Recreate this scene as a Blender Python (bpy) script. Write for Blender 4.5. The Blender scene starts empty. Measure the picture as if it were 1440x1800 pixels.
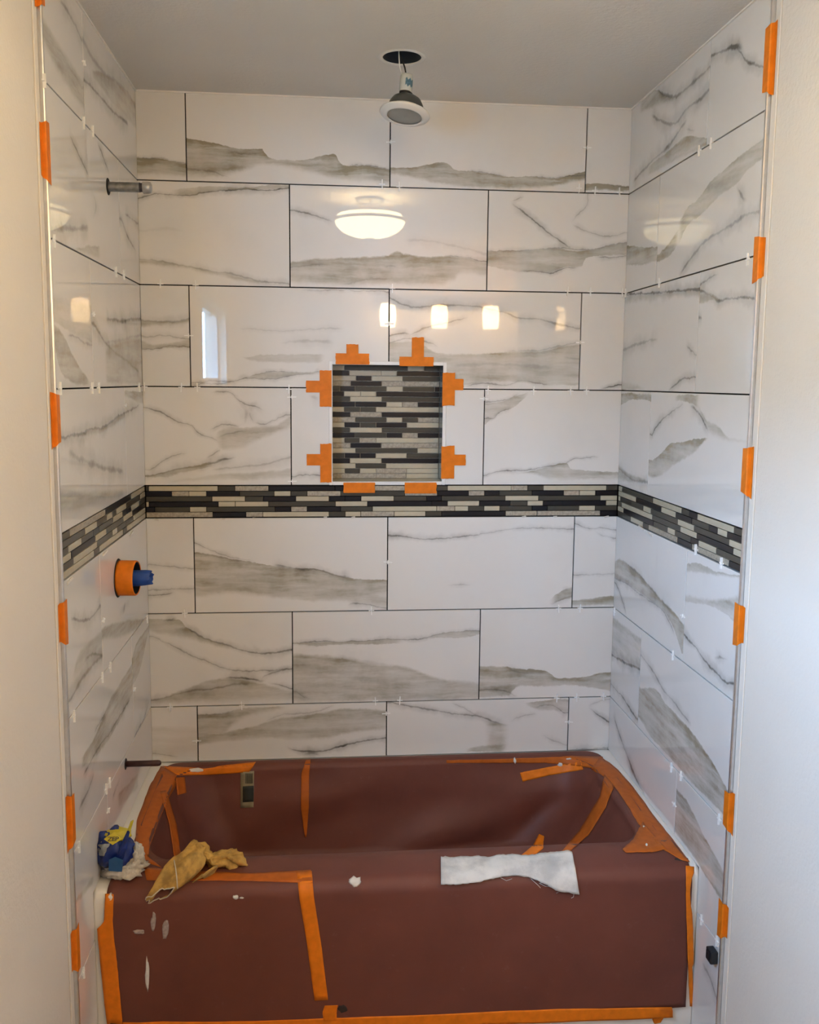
import bpy, bmesh, math, random
from mathutils import Vector, Matrix, noise
from mathutils.bvhtree import BVHTree

scene = bpy.context.scene
COL = scene.collection
random.seed(7)

# ------------------------------------------------------------------ camera
CAM = Vector((-0.11955, -2.85861, 1.62115))
AX_R = Vector((0.99573772, -0.09176388, 0.00926241))
AX_U = Vector((0.00192629, 0.12109677, 0.99263884))
AX_F = Vector((0.09221004, 0.98839009, -0.12075738))
FPX, CPX, CPY = 1590.0, 720.0, 864.279
cd = bpy.data.cameras.new('camera')
cd.sensor_fit = 'HORIZONTAL'; cd.sensor_width = 36.0
cd.lens = 36.0 * FPX / 1440.0
cd.shift_y = -(900.0 - CPY) / 1440.0
cd.clip_start = 0.02
cam = bpy.data.objects.new('camera', cd); COL.objects.link(cam)
cam.matrix_world = Matrix(((AX_R.x, AX_U.x, -AX_F.x, CAM.x), (AX_R.y, AX_U.y, -AX_F.y, CAM.y),
                           (AX_R.z, AX_U.z, -AX_F.z, CAM.z), (0, 0, 0, 1)))
scene.camera = cam

# ------------------------------------------------------------------ world, window light, exposure
SKY_STRENGTH = 60.0
BOWL_STRENGTH = 16.5
SHADE_STRENGTH = 32.0
EXPOSURE = 0.0
world = bpy.data.worlds.new('world'); scene.world = world
world.use_nodes = True
bg = world.node_tree.nodes['Background']
bg.inputs[0].default_value = (0.34, 0.60, 1.0, 1)
bg.inputs[1].default_value = SKY_STRENGTH
vs = scene.view_settings
vs.view_transform = 'Standard'; vs.look = 'None'; vs.exposure = EXPOSURE; vs.gamma = 1.0
vs.use_curve_mapping = False
scene.cycles.max_bounces = 7
scene.cycles.adaptive_threshold = 0.02
WIN_Y0, WIN_Y1, WIN_Z0, WIN_Z1 = -2.46, -1.47, 1.60, 2.01      # daylight window in the pipe-side wall
pl = bpy.data.lights.new('window_portal', 'AREA'); pl.shape = 'RECTANGLE'
pl.size = WIN_Y1 - WIN_Y0; pl.size_y = WIN_Z1 - WIN_Z0; pl.cycles.is_portal = True
po = bpy.data.objects.new('window_portal', pl); COL.objects.link(po)
po.location = (-0.775, (WIN_Y0 + WIN_Y1) / 2, (WIN_Z0 + WIN_Z1) / 2)
po.rotation_euler = (0, math.radians(-90), 0)
po.rotation_euler = Matrix(((0, 0, -1), (1, 0, 0), (0, -1, 0))).to_euler()   # local -Z looks into the room (+x)

# ------------------------------------------------------------------ dimensions (metres)
XL, XR = -0.6788, 0.8310          # tile faces of the two side walls
YL, YR = -0.905, -0.895           # where their tiling ends
TT = 0.010                        # tile thickness
P = 0.3066
Z_T, Z6 = 0.3914, 0.577
Z5, ZBB = Z6 + P, Z6 + 2 * P
ZBT = ZBB + 0.1024
Z3, Z2, Z1 = ZBT + P, ZBT + 2 * P, ZBT + 3 * P
ZC = 2.4693
Z8 = Z6 - P
ZF = -0.045                       # finished floor
G = 0.0034                        # joint width
NX0, NX1, NZ0, NZ1 = -0.098, 0.2505, 1.3045, 1.672    # niche opening
ND = 0.095                        # niche depth
JA, JB, PW = -0.5336, -0.2275, 0.6118

def ray(u, v): return AX_F + AX_R * ((u - CPX) / FPX) - AX_U * ((v - CPY) / FPX)
def on(u, v, ax, val):
    d = ray(u, v); return CAM + d * ((val - CAM[ax]) / d[ax])
def proj(p):
    d = Vector(p) - CAM; k = d.dot(AX_F)
    return CPX + FPX * d.dot(AX_R) / k, CPY - FPX * d.dot(AX_U) / k
def y_at(u, x, z):                # depth on a side wall whose picture column is u at height z
    lo, hi = -1.2, 0.0
    s = 1 if proj((x, hi, z))[0] > proj((x, lo, z))[0] else -1
    for _ in range(40):
        m = (lo + hi) / 2
        if (proj((x, m, z))[0] - u) * s < 0: lo = m
        else: hi = m
    return (lo + hi) / 2

# ------------------------------------------------------------------ object helpers
def link(o, parent=None):
    COL.objects.link(o)
    if parent is not None: o.parent = parent
    return o
def tag(o, label=None, cat=None, group=None, kind=None):
    if label: o['label'] = label
    if cat: o['category'] = cat
    if group: o['group'] = group
    if kind: o['kind'] = kind
    return o
def empty(name, loc=(0, 0, 0)):
    o = bpy.data.objects.new(name, None); o.location = loc; o.empty_display_size = 0.02
    return link(o)
def mesh_obj(name, verts, faces, mat, parent=None, smooth=False, loc=None):
    me = bpy.data.meshes.new(name); me.from_pydata([tuple(v) for v in verts], [], faces); me.update()
    return wrap(name, me, mat, parent, smooth, loc)
def wrap(name, me, mat, parent=None, smooth=False, loc=None):
    if mat is not None:
        for m in (mat if isinstance(mat, (list, tuple)) else [mat]): me.materials.append(m)
    if smooth:
        for p in me.polygons: p.use_smooth = True
    o = bpy.data.objects.new(name, me)
    if loc is not None: o.location = loc
    return link(o, parent)
def bm_obj(name, bm, mat, parent=None, smooth=False, loc=None):
    me = bpy.data.meshes.new(name); bm.normal_update(); bm.to_mesh(me); bm.free()
    return wrap(name, me, mat, parent, smooth, loc)
def box_bm(x0, x1, y0, y1, z0, z1, bev=0.0, seg=1, bm=None):
    own = bm or bmesh.new()
    t = bmesh.new(); bmesh.ops.create_cube(t, size=1)
    for v in t.verts:
        v.co = Vector(((x0 + x1) / 2 + v.co.x * (x1 - x0), (y0 + y1) / 2 + v.co.y * (y1 - y0), (z0 + z1) / 2 + v.co.z * (z1 - z0)))
    if bev: bmesh.ops.bevel(t, geom=t.edges[:], offset=bev, segments=seg, affect='EDGES', profile=0.5)
    me = bpy.data.meshes.new('tmp'); t.to_mesh(me); t.free(); own.from_mesh(me); bpy.data.meshes.remove(me)
    return own
def boxes(name, lst, mat, parent=None, bev=0.0):
    bm = bmesh.new()
    for b in lst: box_bm(*b, bev=bev, bm=bm)
    return bm_obj(name, bm, mat, parent)
def lathe(profile, n=32, axis='Z'):
    """profile: list of (radius, height); returns verts, faces about +Z"""
    vs_, fs = [], []
    for r, h in profile:
        for i in range(n):
            a = 2 * math.pi * i / n; vs_.append(Vector((r * math.cos(a), r * math.sin(a), h)))
    for k in range(len(profile) - 1):
        for i in range(n):
            j = (i + 1) % n
            fs.append((k * n + i, k * n + j, (k + 1) * n + j, (k + 1) * n + i))
    return vs_, fs
def lathe_obj(name, profile, mat, parent=None, M=None, n=32, smooth=True, caps=(False, False)):
    v, f = lathe(profile, n)
    m = len(profile)
    if caps[0]: f.append(tuple(reversed(range(n))))
    if caps[1]: f.append(tuple(range((m - 1) * n, m * n)))
    if M is not None: v = [M @ p for p in v]
    o = mesh_obj(name, v, f, mat, parent, smooth)
    bm = bmesh.new(); bm.from_mesh(o.data); bmesh.ops.recalc_face_normals(bm, faces=bm.faces); bm.to_mesh(o.data); bm.free()
    return o
def tube(name, pts, rad, mat, parent=None, n=10, caps=True):
    pts = [Vector(p) for p in pts]; vs_, fs = [], []
    for i, p in enumerate(pts):
        t = (pts[min(i + 1, len(pts) - 1)] - pts[max(i - 1, 0)]).normalized()
        a = t.cross(Vector((0, 0, 1)))
        if a.length < 1e-3: a = t.cross(Vector((1, 0, 0)))
        a.normalize(); b = t.cross(a)
        r = rad[i] if isinstance(rad, (list, tuple)) else rad
        for k in range(n):
            an = 2 * math.pi * k / n; vs_.append(p + a * (r * math.cos(an)) + b * (r * math.sin(an)))
    for i in range(len(pts) - 1):
        for k in range(n):
            j = (k + 1) % n
            fs.append((i * n + k, (i + 1) * n + k, (i + 1) * n + j, i * n + j))
    if caps:
        fs.append(tuple(range(n))); fs.append(tuple(reversed(range((len(pts) - 1) * n, len(pts) * n))))
    o = mesh_obj(name, vs_, fs, mat, parent, True)
    bm = bmesh.new(); bm.from_mesh(o.data); bmesh.ops.recalc_face_normals(bm, faces=bm.faces); bm.to_mesh(o.data); bm.free()
    return o

# ------------------------------------------------------------------ materials
class NT:
    def __init__(s, name):
        s.m = bpy.data.materials.new(name); s.m.use_nodes = True
        s.t = s.m.node_tree; s.b = s.t.nodes['Principled BSDF']
    def n(s, kind, **kw):
        nd = s.t.nodes.new(kind)
        for k, v in kw.items():
            if k.startswith('_'): setattr(nd, k[1:], v)
        return nd
    def l(s, a, b): s.t.links.new(a, b)
    def val(s, sock, x):
        if isinstance(x, (int, float, tuple, list)): sock.default_value = x
        else: s.l(x, sock)
    def math(s, op, a, b=0.0, c=None, clamp=False):
        nd = s.t.nodes.new('ShaderNodeMath'); nd.operation = op; nd.use_clamp = clamp
        s.val(nd.inputs[0], a); s.val(nd.inputs[1], b)
        if c is not None: s.val(nd.inputs[2], c)
        return nd.outputs[0]
    def noise(s, vec, scale, detail=3.0, rough=0.5, w=None):
        nd = s.t.nodes.new('ShaderNodeTexNoise')
        if w is not None: nd.noise_dimensions = '4D'; nd.inputs['W'].default_value = w
        nd.inputs['Scale'].default_value = scale; nd.inputs['Detail'].default_value = detail; nd.inputs['Roughness'].default_value = rough
        if vec is not None: s.l(vec, nd.inputs['Vector'])
        return nd
    def mixc(s, f, a, b):
        nd = s.t.nodes.new('ShaderNodeMix'); nd.data_type = 'RGBA'
        s.val(nd.inputs[0], f); s.val(nd.inputs[6], a); s.val(nd.inputs[7], b)
        return nd.outputs[2]
    def remap(s, x, a, b, c=0.0, d=1.0, smooth=False):
        nd = s.t.nodes.new('ShaderNodeMapRange'); nd.interpolation_type = 'SMOOTHSTEP' if smooth else 'LINEAR'
        s.val(nd.inputs[0], x); s.val(nd.inputs[1], a); s.val(nd.inputs[2], b); s.val(nd.inputs[3], c); s.val(nd.inputs[4], d)
        return nd.outputs[0]
    def bump(s, h, strength, dist=0.001):
        nd = s.t.nodes.new('ShaderNodeBump'); nd.inputs['Strength'].default_value = strength; nd.inputs['Distance'].default_value = dist
        s.l(h, nd.inputs['Height']); s.l(nd.outputs[0], s.b.inputs['Normal'])
def plain(name, col, rough=0.5, metal=0.0, var=0.0, vscale=30.0, bump=0.0, bscale=200.0, spec=0.5, trans=0.0):
    m = NT(name); m.b.inputs['Roughness'].default_value = rough; m.b.inputs['Metallic'].default_value = metal
    m.b.inputs['Specular IOR Level'].default_value = spec
    tc = m.n('ShaderNodeTexCoord').outputs['Object']
    ns = m.noise(tc, vscale, 4)
    c = tuple(col) + (1,)
    dk = tuple(x * (1 - var) for x in col) + (1,)
    m.l(m.mixc(m.remap(ns.outputs[0], 0.3, 0.7), c, dk), m.b.inputs['Base Color'])
    if bump:
        nb = m.noise(tc, bscale, 3); m.bump(nb.outputs[0], bump)
    if trans: m.b.inputs['Transmission Weight'].default_value = trans
    return m.m
def emit(name, col, strength):
    m = NT(name); m.b.inputs['Base Color'].default_value = tuple(col) + (1,)
    m.b.inputs['Emission Color'].default_value = tuple(col) + (1,); m.b.inputs['Emission Strength'].default_value = strength
    m.b.inputs['Roughness'].default_value = 0.4
    return m.m

M = {}
def drywall(name, col, bs=0.35):
    m = NT(name); tc = m.n('ShaderNodeTexCoord').outputs['Object']
    n1 = m.noise(tc, 95.0, 4, 0.55); n2 = m.noise(tc, 3.0, 3)
    m.l(m.mixc(m.remap(n2.outputs[0], 0.3, 0.75), tuple(col) + (1,), tuple(c * 0.95 for c in col) + (1,)), m.b.inputs['Base Color'])
    m.b.inputs['Roughness'].default_value = 0.7
    m.bump(n1.outputs[0], bs, 0.003)
    return m.m
M['paint'] = drywall('wall_paint', (0.80, 0.745, 0.665), 0.5)
M['ceil'] = drywall('ceiling_paint', (0.72, 0.685, 0.63), 0.45)
M['floor'] = plain('floor_vinyl', (0.34, 0.26, 0.18), 0.5, var=0.2, vscale=6)
M['backer'] = plain('joint_dark', (0.010, 0.009, 0.008), 0.9, var=0.3, spec=0.1)
M['caulk'] = plain('caulk_white', (0.80, 0.77, 0.72), 0.6)
M['alu'] = plain('brushed_metal', (0.72, 0.72, 0.73), 0.28, 0.9, var=0.12, vscale=60)
M['alu_white'] = plain('white_profile', (0.82, 0.82, 0.81), 0.3, var=0.05)
M['black_glass'] = plain('mosaic_black_glass', (0.010, 0.008, 0.011), 0.3, var=0.3, spec=0.3)
M['olive_glass'] = plain('mosaic_olive_glass', (0.066, 0.059, 0.045), 0.3, var=0.2, vscale=20, spec=0.3)
M['cream_glass'] = plain('mosaic_cream_glass', (0.52, 0.465, 0.345), 0.25, var=0.1, vscale=40)
M['stone'] = plain('mosaic_stone', (0.47, 0.41, 0.32), 0.5, var=0.4, vscale=130, bump=0.3, bscale=160)
M['niche_side'] = plain('niche_side_glass', (0.20, 0.21, 0.20), 0.12, var=0.2, vscale=14)
M['spacer'] = plain('spacer_plastic', (0.88, 0.88, 0.87), 0.4)
M['tub'] = plain('tub_enamel', (0.84, 0.82, 0.78), 0.14, var=0.03, vscale=4)
M['galv'] = plain('galvanised_pipe', (0.36, 0.36, 0.35), 0.35, 0.85, var=0.5, vscale=60)
M['thread_tape'] = plain('thread_dark', (0.03, 0.025, 0.035), 0.5)
M['cap'] = plain('pipe_cap', (0.55, 0.53, 0.50), 0.3, 0.6, var=0.3, vscale=60)
M['hole'] = plain('cut_hole_dark', (0.01, 0.01, 0.01), 0.9)
M['copper'] = plain('dull_copper', (0.075, 0.03, 0.025), 0.4, 0.2, var=0.3)
M['blue_tape'] = plain('blue_tape', (0.012, 0.07, 0.34), 0.5, var=0.3, vscale=50)
M['can_dark'] = plain('housing_dark', (0.012, 0.018, 0.026), 0.5, 0.3)
M['lamp_grey'] = plain('lamp_reflector_grey', (0.10, 0.105, 0.10), 0.35, 0.5, var=0.2)
M['lamp_white'] = plain('lamp_ring_white', (0.74, 0.72, 0.68), 0.45)
M['lamp_lens'] = plain('lamp_lens_frosted', (0.30, 0.29, 0.25), 0.45, var=0.1)
M['socket'] = plain('socket_ceramic', (0.50, 0.52, 0.50), 0.4)
M['socket_label'] = plain('socket_label_blue', (0.10, 0.22, 0.30), 0.5, var=0.5, vscale=300)
M['wire_black'] = plain('wire_black', (0.01, 0.01, 0.01), 0.4)
M['wire_white'] = plain('wire_white', (0.75, 0.74, 0.68), 0.4)
M['mortar'] = plain('dried_mortar', (0.74, 0.70, 0.64), 0.8, var=0.15, vscale=120, bump=0.4, bscale=220)
M['smear'] = plain('smeared_mortar', (0.46, 0.37, 0.34), 0.8, var=0.4, vscale=160)
M['tear'] = plain('torn_dark', (0.03, 0.022, 0.02), 0.8)
M['black_rubber'] = plain('black_rubber', (0.012, 0.013, 0.016), 0.45)
M['wrap_blue'] = plain('wrapper_blue', (0.010, 0.030, 0.20), 0.22, var=0.45, vscale=40)
M['wrap_clear'] = plain('wrapper_hazy', (0.30, 0.33, 0.36), 0.15, var=0.35, vscale=90)
M['wrap_yellow'] = plain('wrapper_yellow', (0.62, 0.50, 0.03), 0.35, var=0.15)
M['print_dark'] = plain('print_dark', (0.01, 0.012, 0.03), 0.4)
M['wool'] = plain('white_wadding', (0.66, 0.62, 0.55), 0.9, var=0.3, vscale=110, bump=0.8, bscale=300)
M['hem'] = plain('pale_hem', (0.62, 0.55, 0.42), 0.9)
M['sticker'] = plain('sticker_paper', (0.28, 0.24, 0.15), 0.6, var=0.1)
M['sticker_ink'] = plain('sticker_ink', (0.025, 0.028, 0.022), 0.6)
M['bowl'] = emit('lamp_bowl_glass', (1.0, 0.80, 0.44), BOWL_STRENGTH)
M['shade'] = emit('vanity_shade_glass', (1.0, 0.66, 0.31), SHADE_STRENGTH)
M['bronze'] = plain('fixture_nickel', (0.35, 0.33, 0.28), 0.3, 0.8)
def fabric(name, c1, c2, scale, bs=0.6):
    m = NT(name); tc = m.n('ShaderNodeTexCoord').outputs['Object']
    n1 = m.noise(tc, scale, 4, 0.6); n2 = m.noise(tc, 700.0, 2)
    m.l(m.mixc(m.remap(n1.outputs[0], 0.38, 0.68, smooth=True), tuple(c1) + (1,), tuple(c2) + (1,)), m.b.inputs['Base Color'])
    m.b.inputs['Roughness'].default_value = 0.95; m.b.inputs['Specular IOR Level'].default_value = 0.15
    m.bump(n2.outputs[0], bs, 0.0012)
    return m.m
M['yellow_cloth'] = fabric('yellow_cloth', (0.60, 0.36, 0.095), (0.33, 0.20, 0.065), 34)
M['white_cloth'] = fabric('white_cloth', (0.76, 0.75, 0.72), (0.52, 0.52, 0.51), 14, 1.0)
def tape_mat(name, col, rough=0.45):
    m = NT(name); tc = m.n('ShaderNodeTexCoord').outputs['Object']
    n1 = m.noise(tc, 45.0, 3); n2 = m.noise(tc, 600.0, 2)
    m.l(m.mixc(m.remap(n1.outputs[0], 0.35, 0.7), tuple(col) + (1,), tuple(c * 0.82 for c in col) + (1,)), m.b.inputs['Base Color'])
    m.b.inputs['Roughness'].default_value = rough; m.b.inputs['Specular IOR Level'].default_value = 0.2
    m.bump(n2.outputs[0], 0.2, 0.0004)
    return m.m
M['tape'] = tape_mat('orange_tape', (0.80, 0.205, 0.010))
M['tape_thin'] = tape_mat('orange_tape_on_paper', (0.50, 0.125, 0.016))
def paper_mat():
    m = NT('brown_masking_paper'); tc = m.n('ShaderNodeTexCoord').outputs['Object']
    n1 = m.noise(tc, 5.0, 4, 0.6); n2 = m.noise(tc, 240.0, 3); n3 = m.noise(tc, 38.0, 5, 0.7)
    c = m.mixc(m.remap(n1.outputs[0], 0.3, 0.7), (0.170, 0.055, 0.038, 1), (0.132, 0.043, 0.031, 1))
    c = m.mixc(m.math('MULTIPLY', m.remap(n3.outputs[0], 0.62, 0.8), 0.25), c, (0.25, 0.15, 0.13, 1))
    m.l(c, m.b.inputs['Base Color']); m.b.inputs['Roughness'].default_value = 0.5; m.b.inputs['Specular IOR Level'].default_value = 0.3
    m.bump(n2.outputs[0], 0.12, 0.0006)
    return m.m
M['paper'] = paper_mat()

# ---- marble tile: printed veins, given as curves over the face of one tile
TONE_LINE = (0.105, 0.095, 0.078, 1)
TONE_WASH = (0.300, 0.266, 0.190, 1)
TILE_BASE = (0.755, 0.738, 0.71, 1)
def group_new(name, ins, outs):
    g = bpy.data.node_groups.new(name, 'ShaderNodeTree')
    for n_, t_ in ins: g.interface.new_socket(n_, in_out='INPUT', socket_type=t_)
    for n_, t_ in outs: g.interface.new_socket(n_, in_out='OUTPUT', socket_type=t_)
    return g, g.nodes.new('NodeGroupInput'), g.nodes.new('NodeGroupOutput')
F, C4 = 'NodeSocketFloat', 'NodeSocketColor'
def _mk(g):
    w = NT.__new__(NT); w.t = g; return w
def make_line_group():
    g, gi, go = group_new('vein_line', [('Color', C4), ('A', F), ('B', F), ('Centre', F), ('Half', F), ('Strength', F), ('A0', F), ('A1', F), ('Fade', F), ('Mod', F)], [('Color', C4)])
    w = _mk(g); i = gi.outputs
    d = w.math('ABSOLUTE', w.math('SUBTRACT', i['B'], i['Centre']))
    wid = w.math('MULTIPLY', i['Half'], w.math('ADD', w.math('MULTIPLY', i['Mod'], 1.1), 0.45))
    core = w.remap(d, 0.0, wid, 1.0, 0.0, True)
    halo = w.remap(d, 0.0, w.math('MULTIPLY', wid, 3.6), 0.36, 0.0, True)
    f = w.math('MAXIMUM', core, halo)
    e0 = w.remap(w.math('SUBTRACT', i['A'], i['A0']), 0.0, i['Fade'], 0, 1, True)
    e1 = w.remap(w.math('SUBTRACT', i['A1'], i['A']), 0.0, i['Fade'], 0, 1, True)
    f = w.math('MULTIPLY', f, w.math('MULTIPLY', e0, e1))
    f = w.math('MULTIPLY', f, w.math('MULTIPLY', i['Strength'], w.math('ADD', w.math('MULTIPLY', i['Mod'], 0.9), 0.55)), clamp=True)
    w.l(w.mixc(f, i['Color'], TONE_LINE), go.inputs[0])
    return g
def make_wash_group():
    g, gi, go = group_new('vein_wash', [('Color', C4), ('A', F), ('B', F), ('Top', F), ('Bottom', F), ('SoftTop', F), ('SoftBottom', F), ('Strength', F), ('A0', F), ('A1', F), ('Fade', F), ('Mod', F)], [('Color', C4)])
    w = _mk(g); i = gi.outputs
    dt = w.math('SUBTRACT', i['Top'], i['B'])
    ft = w.math('MULTIPLY', w.remap(dt, 0.0, i['SoftTop'], 0, 1, True), w.remap(dt, 0.0, 0.035, 1.35, 0.9))
    fb = w.remap(w.math('SUBTRACT', i['B'], i['Bottom']), 0.0, i['SoftBottom'], 0, 1, True)
    e0 = w.remap(w.math('SUBTRACT', i['A'], i['A0']), 0.0, i['Fade'], 0, 1, True)
    e1 = w.remap(w.math('SUBTRACT', i['A1'], i['A']), 0.0, i['Fade'], 0, 1, True)
    f = w.math('MULTIPLY', w.math('MULTIPLY', ft, fb), w.math('MULTIPLY', e0, e1))
    f = w.math('MULTIPLY', f, w.math('MULTIPLY', i['Strength'], w.math('ADD', w.math('MULTIPLY', i['Mod'], 1.3), 0.5)), clamp=True)
    w.l(w.mixc(f, i['Color'], TONE_WASH), go.inputs[0])
    return g
G_LINE, G_WASH = make_line_group(), make_wash_group()

def marble(idx, wid, hei, prims):
    """prims: ('l', pts, half, s, swap) / ('w', top, bottom, s, soft_t, soft_b) in tile-local metres"""
    m = NT('marble_tile_%d' % idx)
    tc = m.n('ShaderNodeTexCoord').outputs['Object']
    sx = m.n('ShaderNodeSeparateXYZ'); m.l(tc, sx.inputs[0])
    wv = idx * 3.17
    nA = m.noise(tc, 11.0, 3, 0.55, wv); nB = m.noise(tc, 55.0, 4, 0.65, wv + 1); nC = m.noise(tc, 14.0, 3, 0.6, wv + 2)
    sc = m.n('ShaderNodeSeparateColor'); m.l(nA.outputs['Color'], sc.inputs[0])
    sd = m.n('ShaderNodeSeparateColor'); m.l(nB.outputs['Color'], sd.inputs[0])
    def warp(base, a, b):
        return m.math('ADD', base, m.math('ADD', m.math('MULTIPLY_ADD', a, 0.016, -0.008), m.math('MULTIPLY_ADD', b, 0.012, -0.006)))
    X = warp(sx.outputs['X'], sc.outputs[0], sd.outputs[0]); Z = warp(sx.outputs['Z'], sc.outputs[1], sd.outputs[1])
    mod = m.remap(nC.outputs[0], 0.32, 0.68)
    cb = m.n('ShaderNodeCombineXYZ'); m.l(m.math('MULTIPLY', X, 4.5), cb.inputs[0]); m.l(m.math('MULTIPLY', Z, 38.0), cb.inputs[2])
    nS = m.noise(cb.outputs[0], 1.0, 4, 0.6, wv + 5)
    streak = m.math('MULTIPLY', m.remap(nS.outputs[0], 0.33, 0.67), m.math('MULTIPLY_ADD', mod, 0.8, 0.5))
    def curve(pts, coord, la, lb):
        nd = m.n('ShaderNodeFloatCurve')
        m.l(m.math('DIVIDE', coord, la, clamp=False), nd.inputs['Value'])
        cv = nd.mapping.curves[0]
        q = sorted((min(max(a / la, 0.0), 1.0), min(max((b / lb + 1) / 3, 0.0), 1.0)) for a, b in pts)
        r = []
        for a, b in q:
            if not r or a - r[-1][0] > 0.004: r.append((a, b))
        if len(r) == 1: r.append((min(r[0][0] + 0.01, 1.0), r[0][1])) if r[0][0] < 0.98 else r.insert(0, (0.9, r[0][1]))
        while len(cv.points) < len(r): cv.points.new(0.5, 0.5)
        for pnt, (a, b) in zip(cv.points, r): pnt.location = (a, b); pnt.handle_type = 'AUTO_CLAMPED'
        nd.mapping.extend = 'HORIZONTAL'
        nd.mapping.update()
        return m.math('MULTIPLY_ADD', nd.outputs[0], 3 * lb, -lb)
    # faint clouding of the glaze
    cl = m.noise(tc, 5.0, 4, 0.6, wv + 3)
    col = m.mixc(m.remap(cl.outputs[0], 0.45, 0.8, 0, 0.16, True), TILE_BASE, (0.50, 0.485, 0.455, 1))
    for pr in prims:
        swap = pr[-1] is True
        A, B, la, lb = (Z, X, hei, wid) if swap else (X, Z, wid, hei)
        allp = pr[1] if pr[0] == 'l' else pr[1] + pr[2]
        if swap: conv = lambda p: [(b, a) for a, b in p]
        else: conv = lambda p: p
        aa = [p[0] for p in conv(allp)]
        a0, a1 = min(aa), max(aa)
        fade = 0.035
        if a1 - a0 < 0.09: fade = 0.4 * (a1 - a0) + 0.002
        if a0 < 0.03: a0 = -0.1
        if a1 > la - 0.03: a1 = la + 0.1
        g = m.n('ShaderNodeGroup')
        if pr[0] == 'l':
            g.node_tree = G_LINE
            m.l(curve(conv(pr[1]), A, la, lb), g.inputs['Centre'])
            g.inputs['Half'].default_value = pr[2]; g.inputs['Strength'].default_value = pr[3]
        else:
            g.node_tree = G_WASH
            m.l(curve(conv(pr[1]), A, la, lb), g.inputs['Top']); m.l(curve(conv(pr[2]), A, la, lb), g.inputs['Bottom'])
            g.inputs['Strength'].default_value = pr[3]; g.inputs['SoftTop'].default_value = pr[4]; g.inputs['SoftBottom'].default_value = pr[5]
        m.val(g.inputs['Color'], col); m.l(A, g.inputs['A']); m.l(B, g.inputs['B'])
        g.inputs['A0'].default_value = a0; g.inputs['A1'].default_value = a1; g.inputs['Fade'].default_value = fade
        m.l(mod if pr[0] == 'l' else streak, g.inputs['Mod'])
        col = g.outputs[0]
    m.l(col, m.b.inputs['Base Color'])
    m.b.inputs['Roughness'].default_value = 0.018
    m.b.inputs['IOR'].default_value = 1.62
    return m.m

# ------------------------------------------------------------------ the room shell
DW_L, DW_R = XL - 0.012, XR + 0.012       # painted plaster faces of the side walls
XO, YF = 1.75, -3.16                      # outer right wall, wall behind the camera
tag(boxes('floor', [(-0.9, 1.9, -3.3, 0.2, ZF - 0.05, ZF)], M['floor']), kind='structure')
# ceiling with the round hole of the recessed lamp
HX, HY, HR = 0.083, -0.361, 0.0525
def ceiling():
    n = 48; v, f = [], []
    x0, x1, y0, y1 = -0.9, 1.9, -3.3, 0.2
    for i in range(n):
        a = 2 * math.pi * i / n; c, s = math.cos(a), math.sin(a)
        v.append((HX + HR * c, HY + HR * s, ZC)); v.append((HX + HR * c, HY + HR * s, ZC + 0.012))
        q = 0.1 / max(abs(c), abs(s)); v.append((HX + q * c, HY + q * s, ZC))
    for i in range(n):
        j = (i + 1) % n
        f.append((3 * i, 3 * i + 2, 3 * j + 2, 3 * j)); f.append((3 * i, 3 * j, 3 * j + 1, 3 * i + 1))
    b = len(v); X = [x0, HX - 0.1, HX + 0.1, x1]; Y = [y0, HY - 0.1, HY + 0.1, y1]
    for yy in Y:
        for xx in X: v.append((xx, yy, ZC))
    for r in range(3):
        for c in range(3):
            if r == 1 and c == 1: continue
            f.append((b + r * 4 + c, b + (r + 1) * 4 + c, b + (r + 1) * 4 + c + 1, b + r * 4 + c + 1))
    return mesh_obj('ceiling', v, f, M['ceil'])
ceil_o = tag(ceiling(), kind='structure')
# walls
wall_back = boxes('wall_back', [(-0.8, NX0 - 0.004, TT + 0.001, 0.14, ZF, 2.55), (NX1 + 0.004, 0.95, TT + 0.001, 0.14, ZF, 2.55),
                                (NX0 - 0.004, NX1 + 0.004, TT + 0.001, 0.14, ZF, NZ0 - 0.004), (NX0 - 0.004, NX1 + 0.004, TT + 0.001, 0.14, NZ1 + 0.004, 2.55),
                                (NX0 - 0.004, NX1 + 0.004, ND + 0.008, 0.14, NZ0 - 0.004, NZ1 + 0.004)], M['backer'])
tag(wall_back, kind='structure')
wall_left = boxes('wall_left', [(DW_L - 0.12, DW_L, WIN_Y1, 0.02, ZF, 2.55), (DW_L - 0.12, DW_L, YF - 0.1, WIN_Y0, ZF, 2.55),
                                (DW_L - 0.12, DW_L, WIN_Y0, WIN_Y1, ZF, WIN_Z0), (DW_L - 0.12, DW_L, WIN_Y0, WIN_Y1, WIN_Z1, 2.55)], M['paint'])
tag(wall_left, kind='structure')
wall_right = boxes('wall_right', [(DW_R, DW_R + 0.11, -1.69, 0.02, ZF, 2.55)], M['paint']); tag(wall_right, kind='structure')
tag(boxes('wall_return', [(DW_R + 0.11, XO, -1.69, -1.58, ZF, 2.55)], M['paint']), kind='structure')
tag(boxes('wall_outer', [(XO, XO + 0.1, YF - 0.1, -1.58, ZF, 2.55)], M['paint']), kind='structure')
tag(boxes('wall_front', [(DW_L, XO, YF - 0.1, YF, ZF, 2.55)], M['paint']), kind='structure')
boxes('backer_board', [(DW_L, DW_L + 0.0012, YL + 0.004, 0.01, ZF, ZC)], M['backer'], wall_left)
boxes('backer_board', [(DW_R - 0.0012, DW_R, YR + 0.004, 0.01, ZF, ZC)], M['backer'], wall_right)
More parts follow.
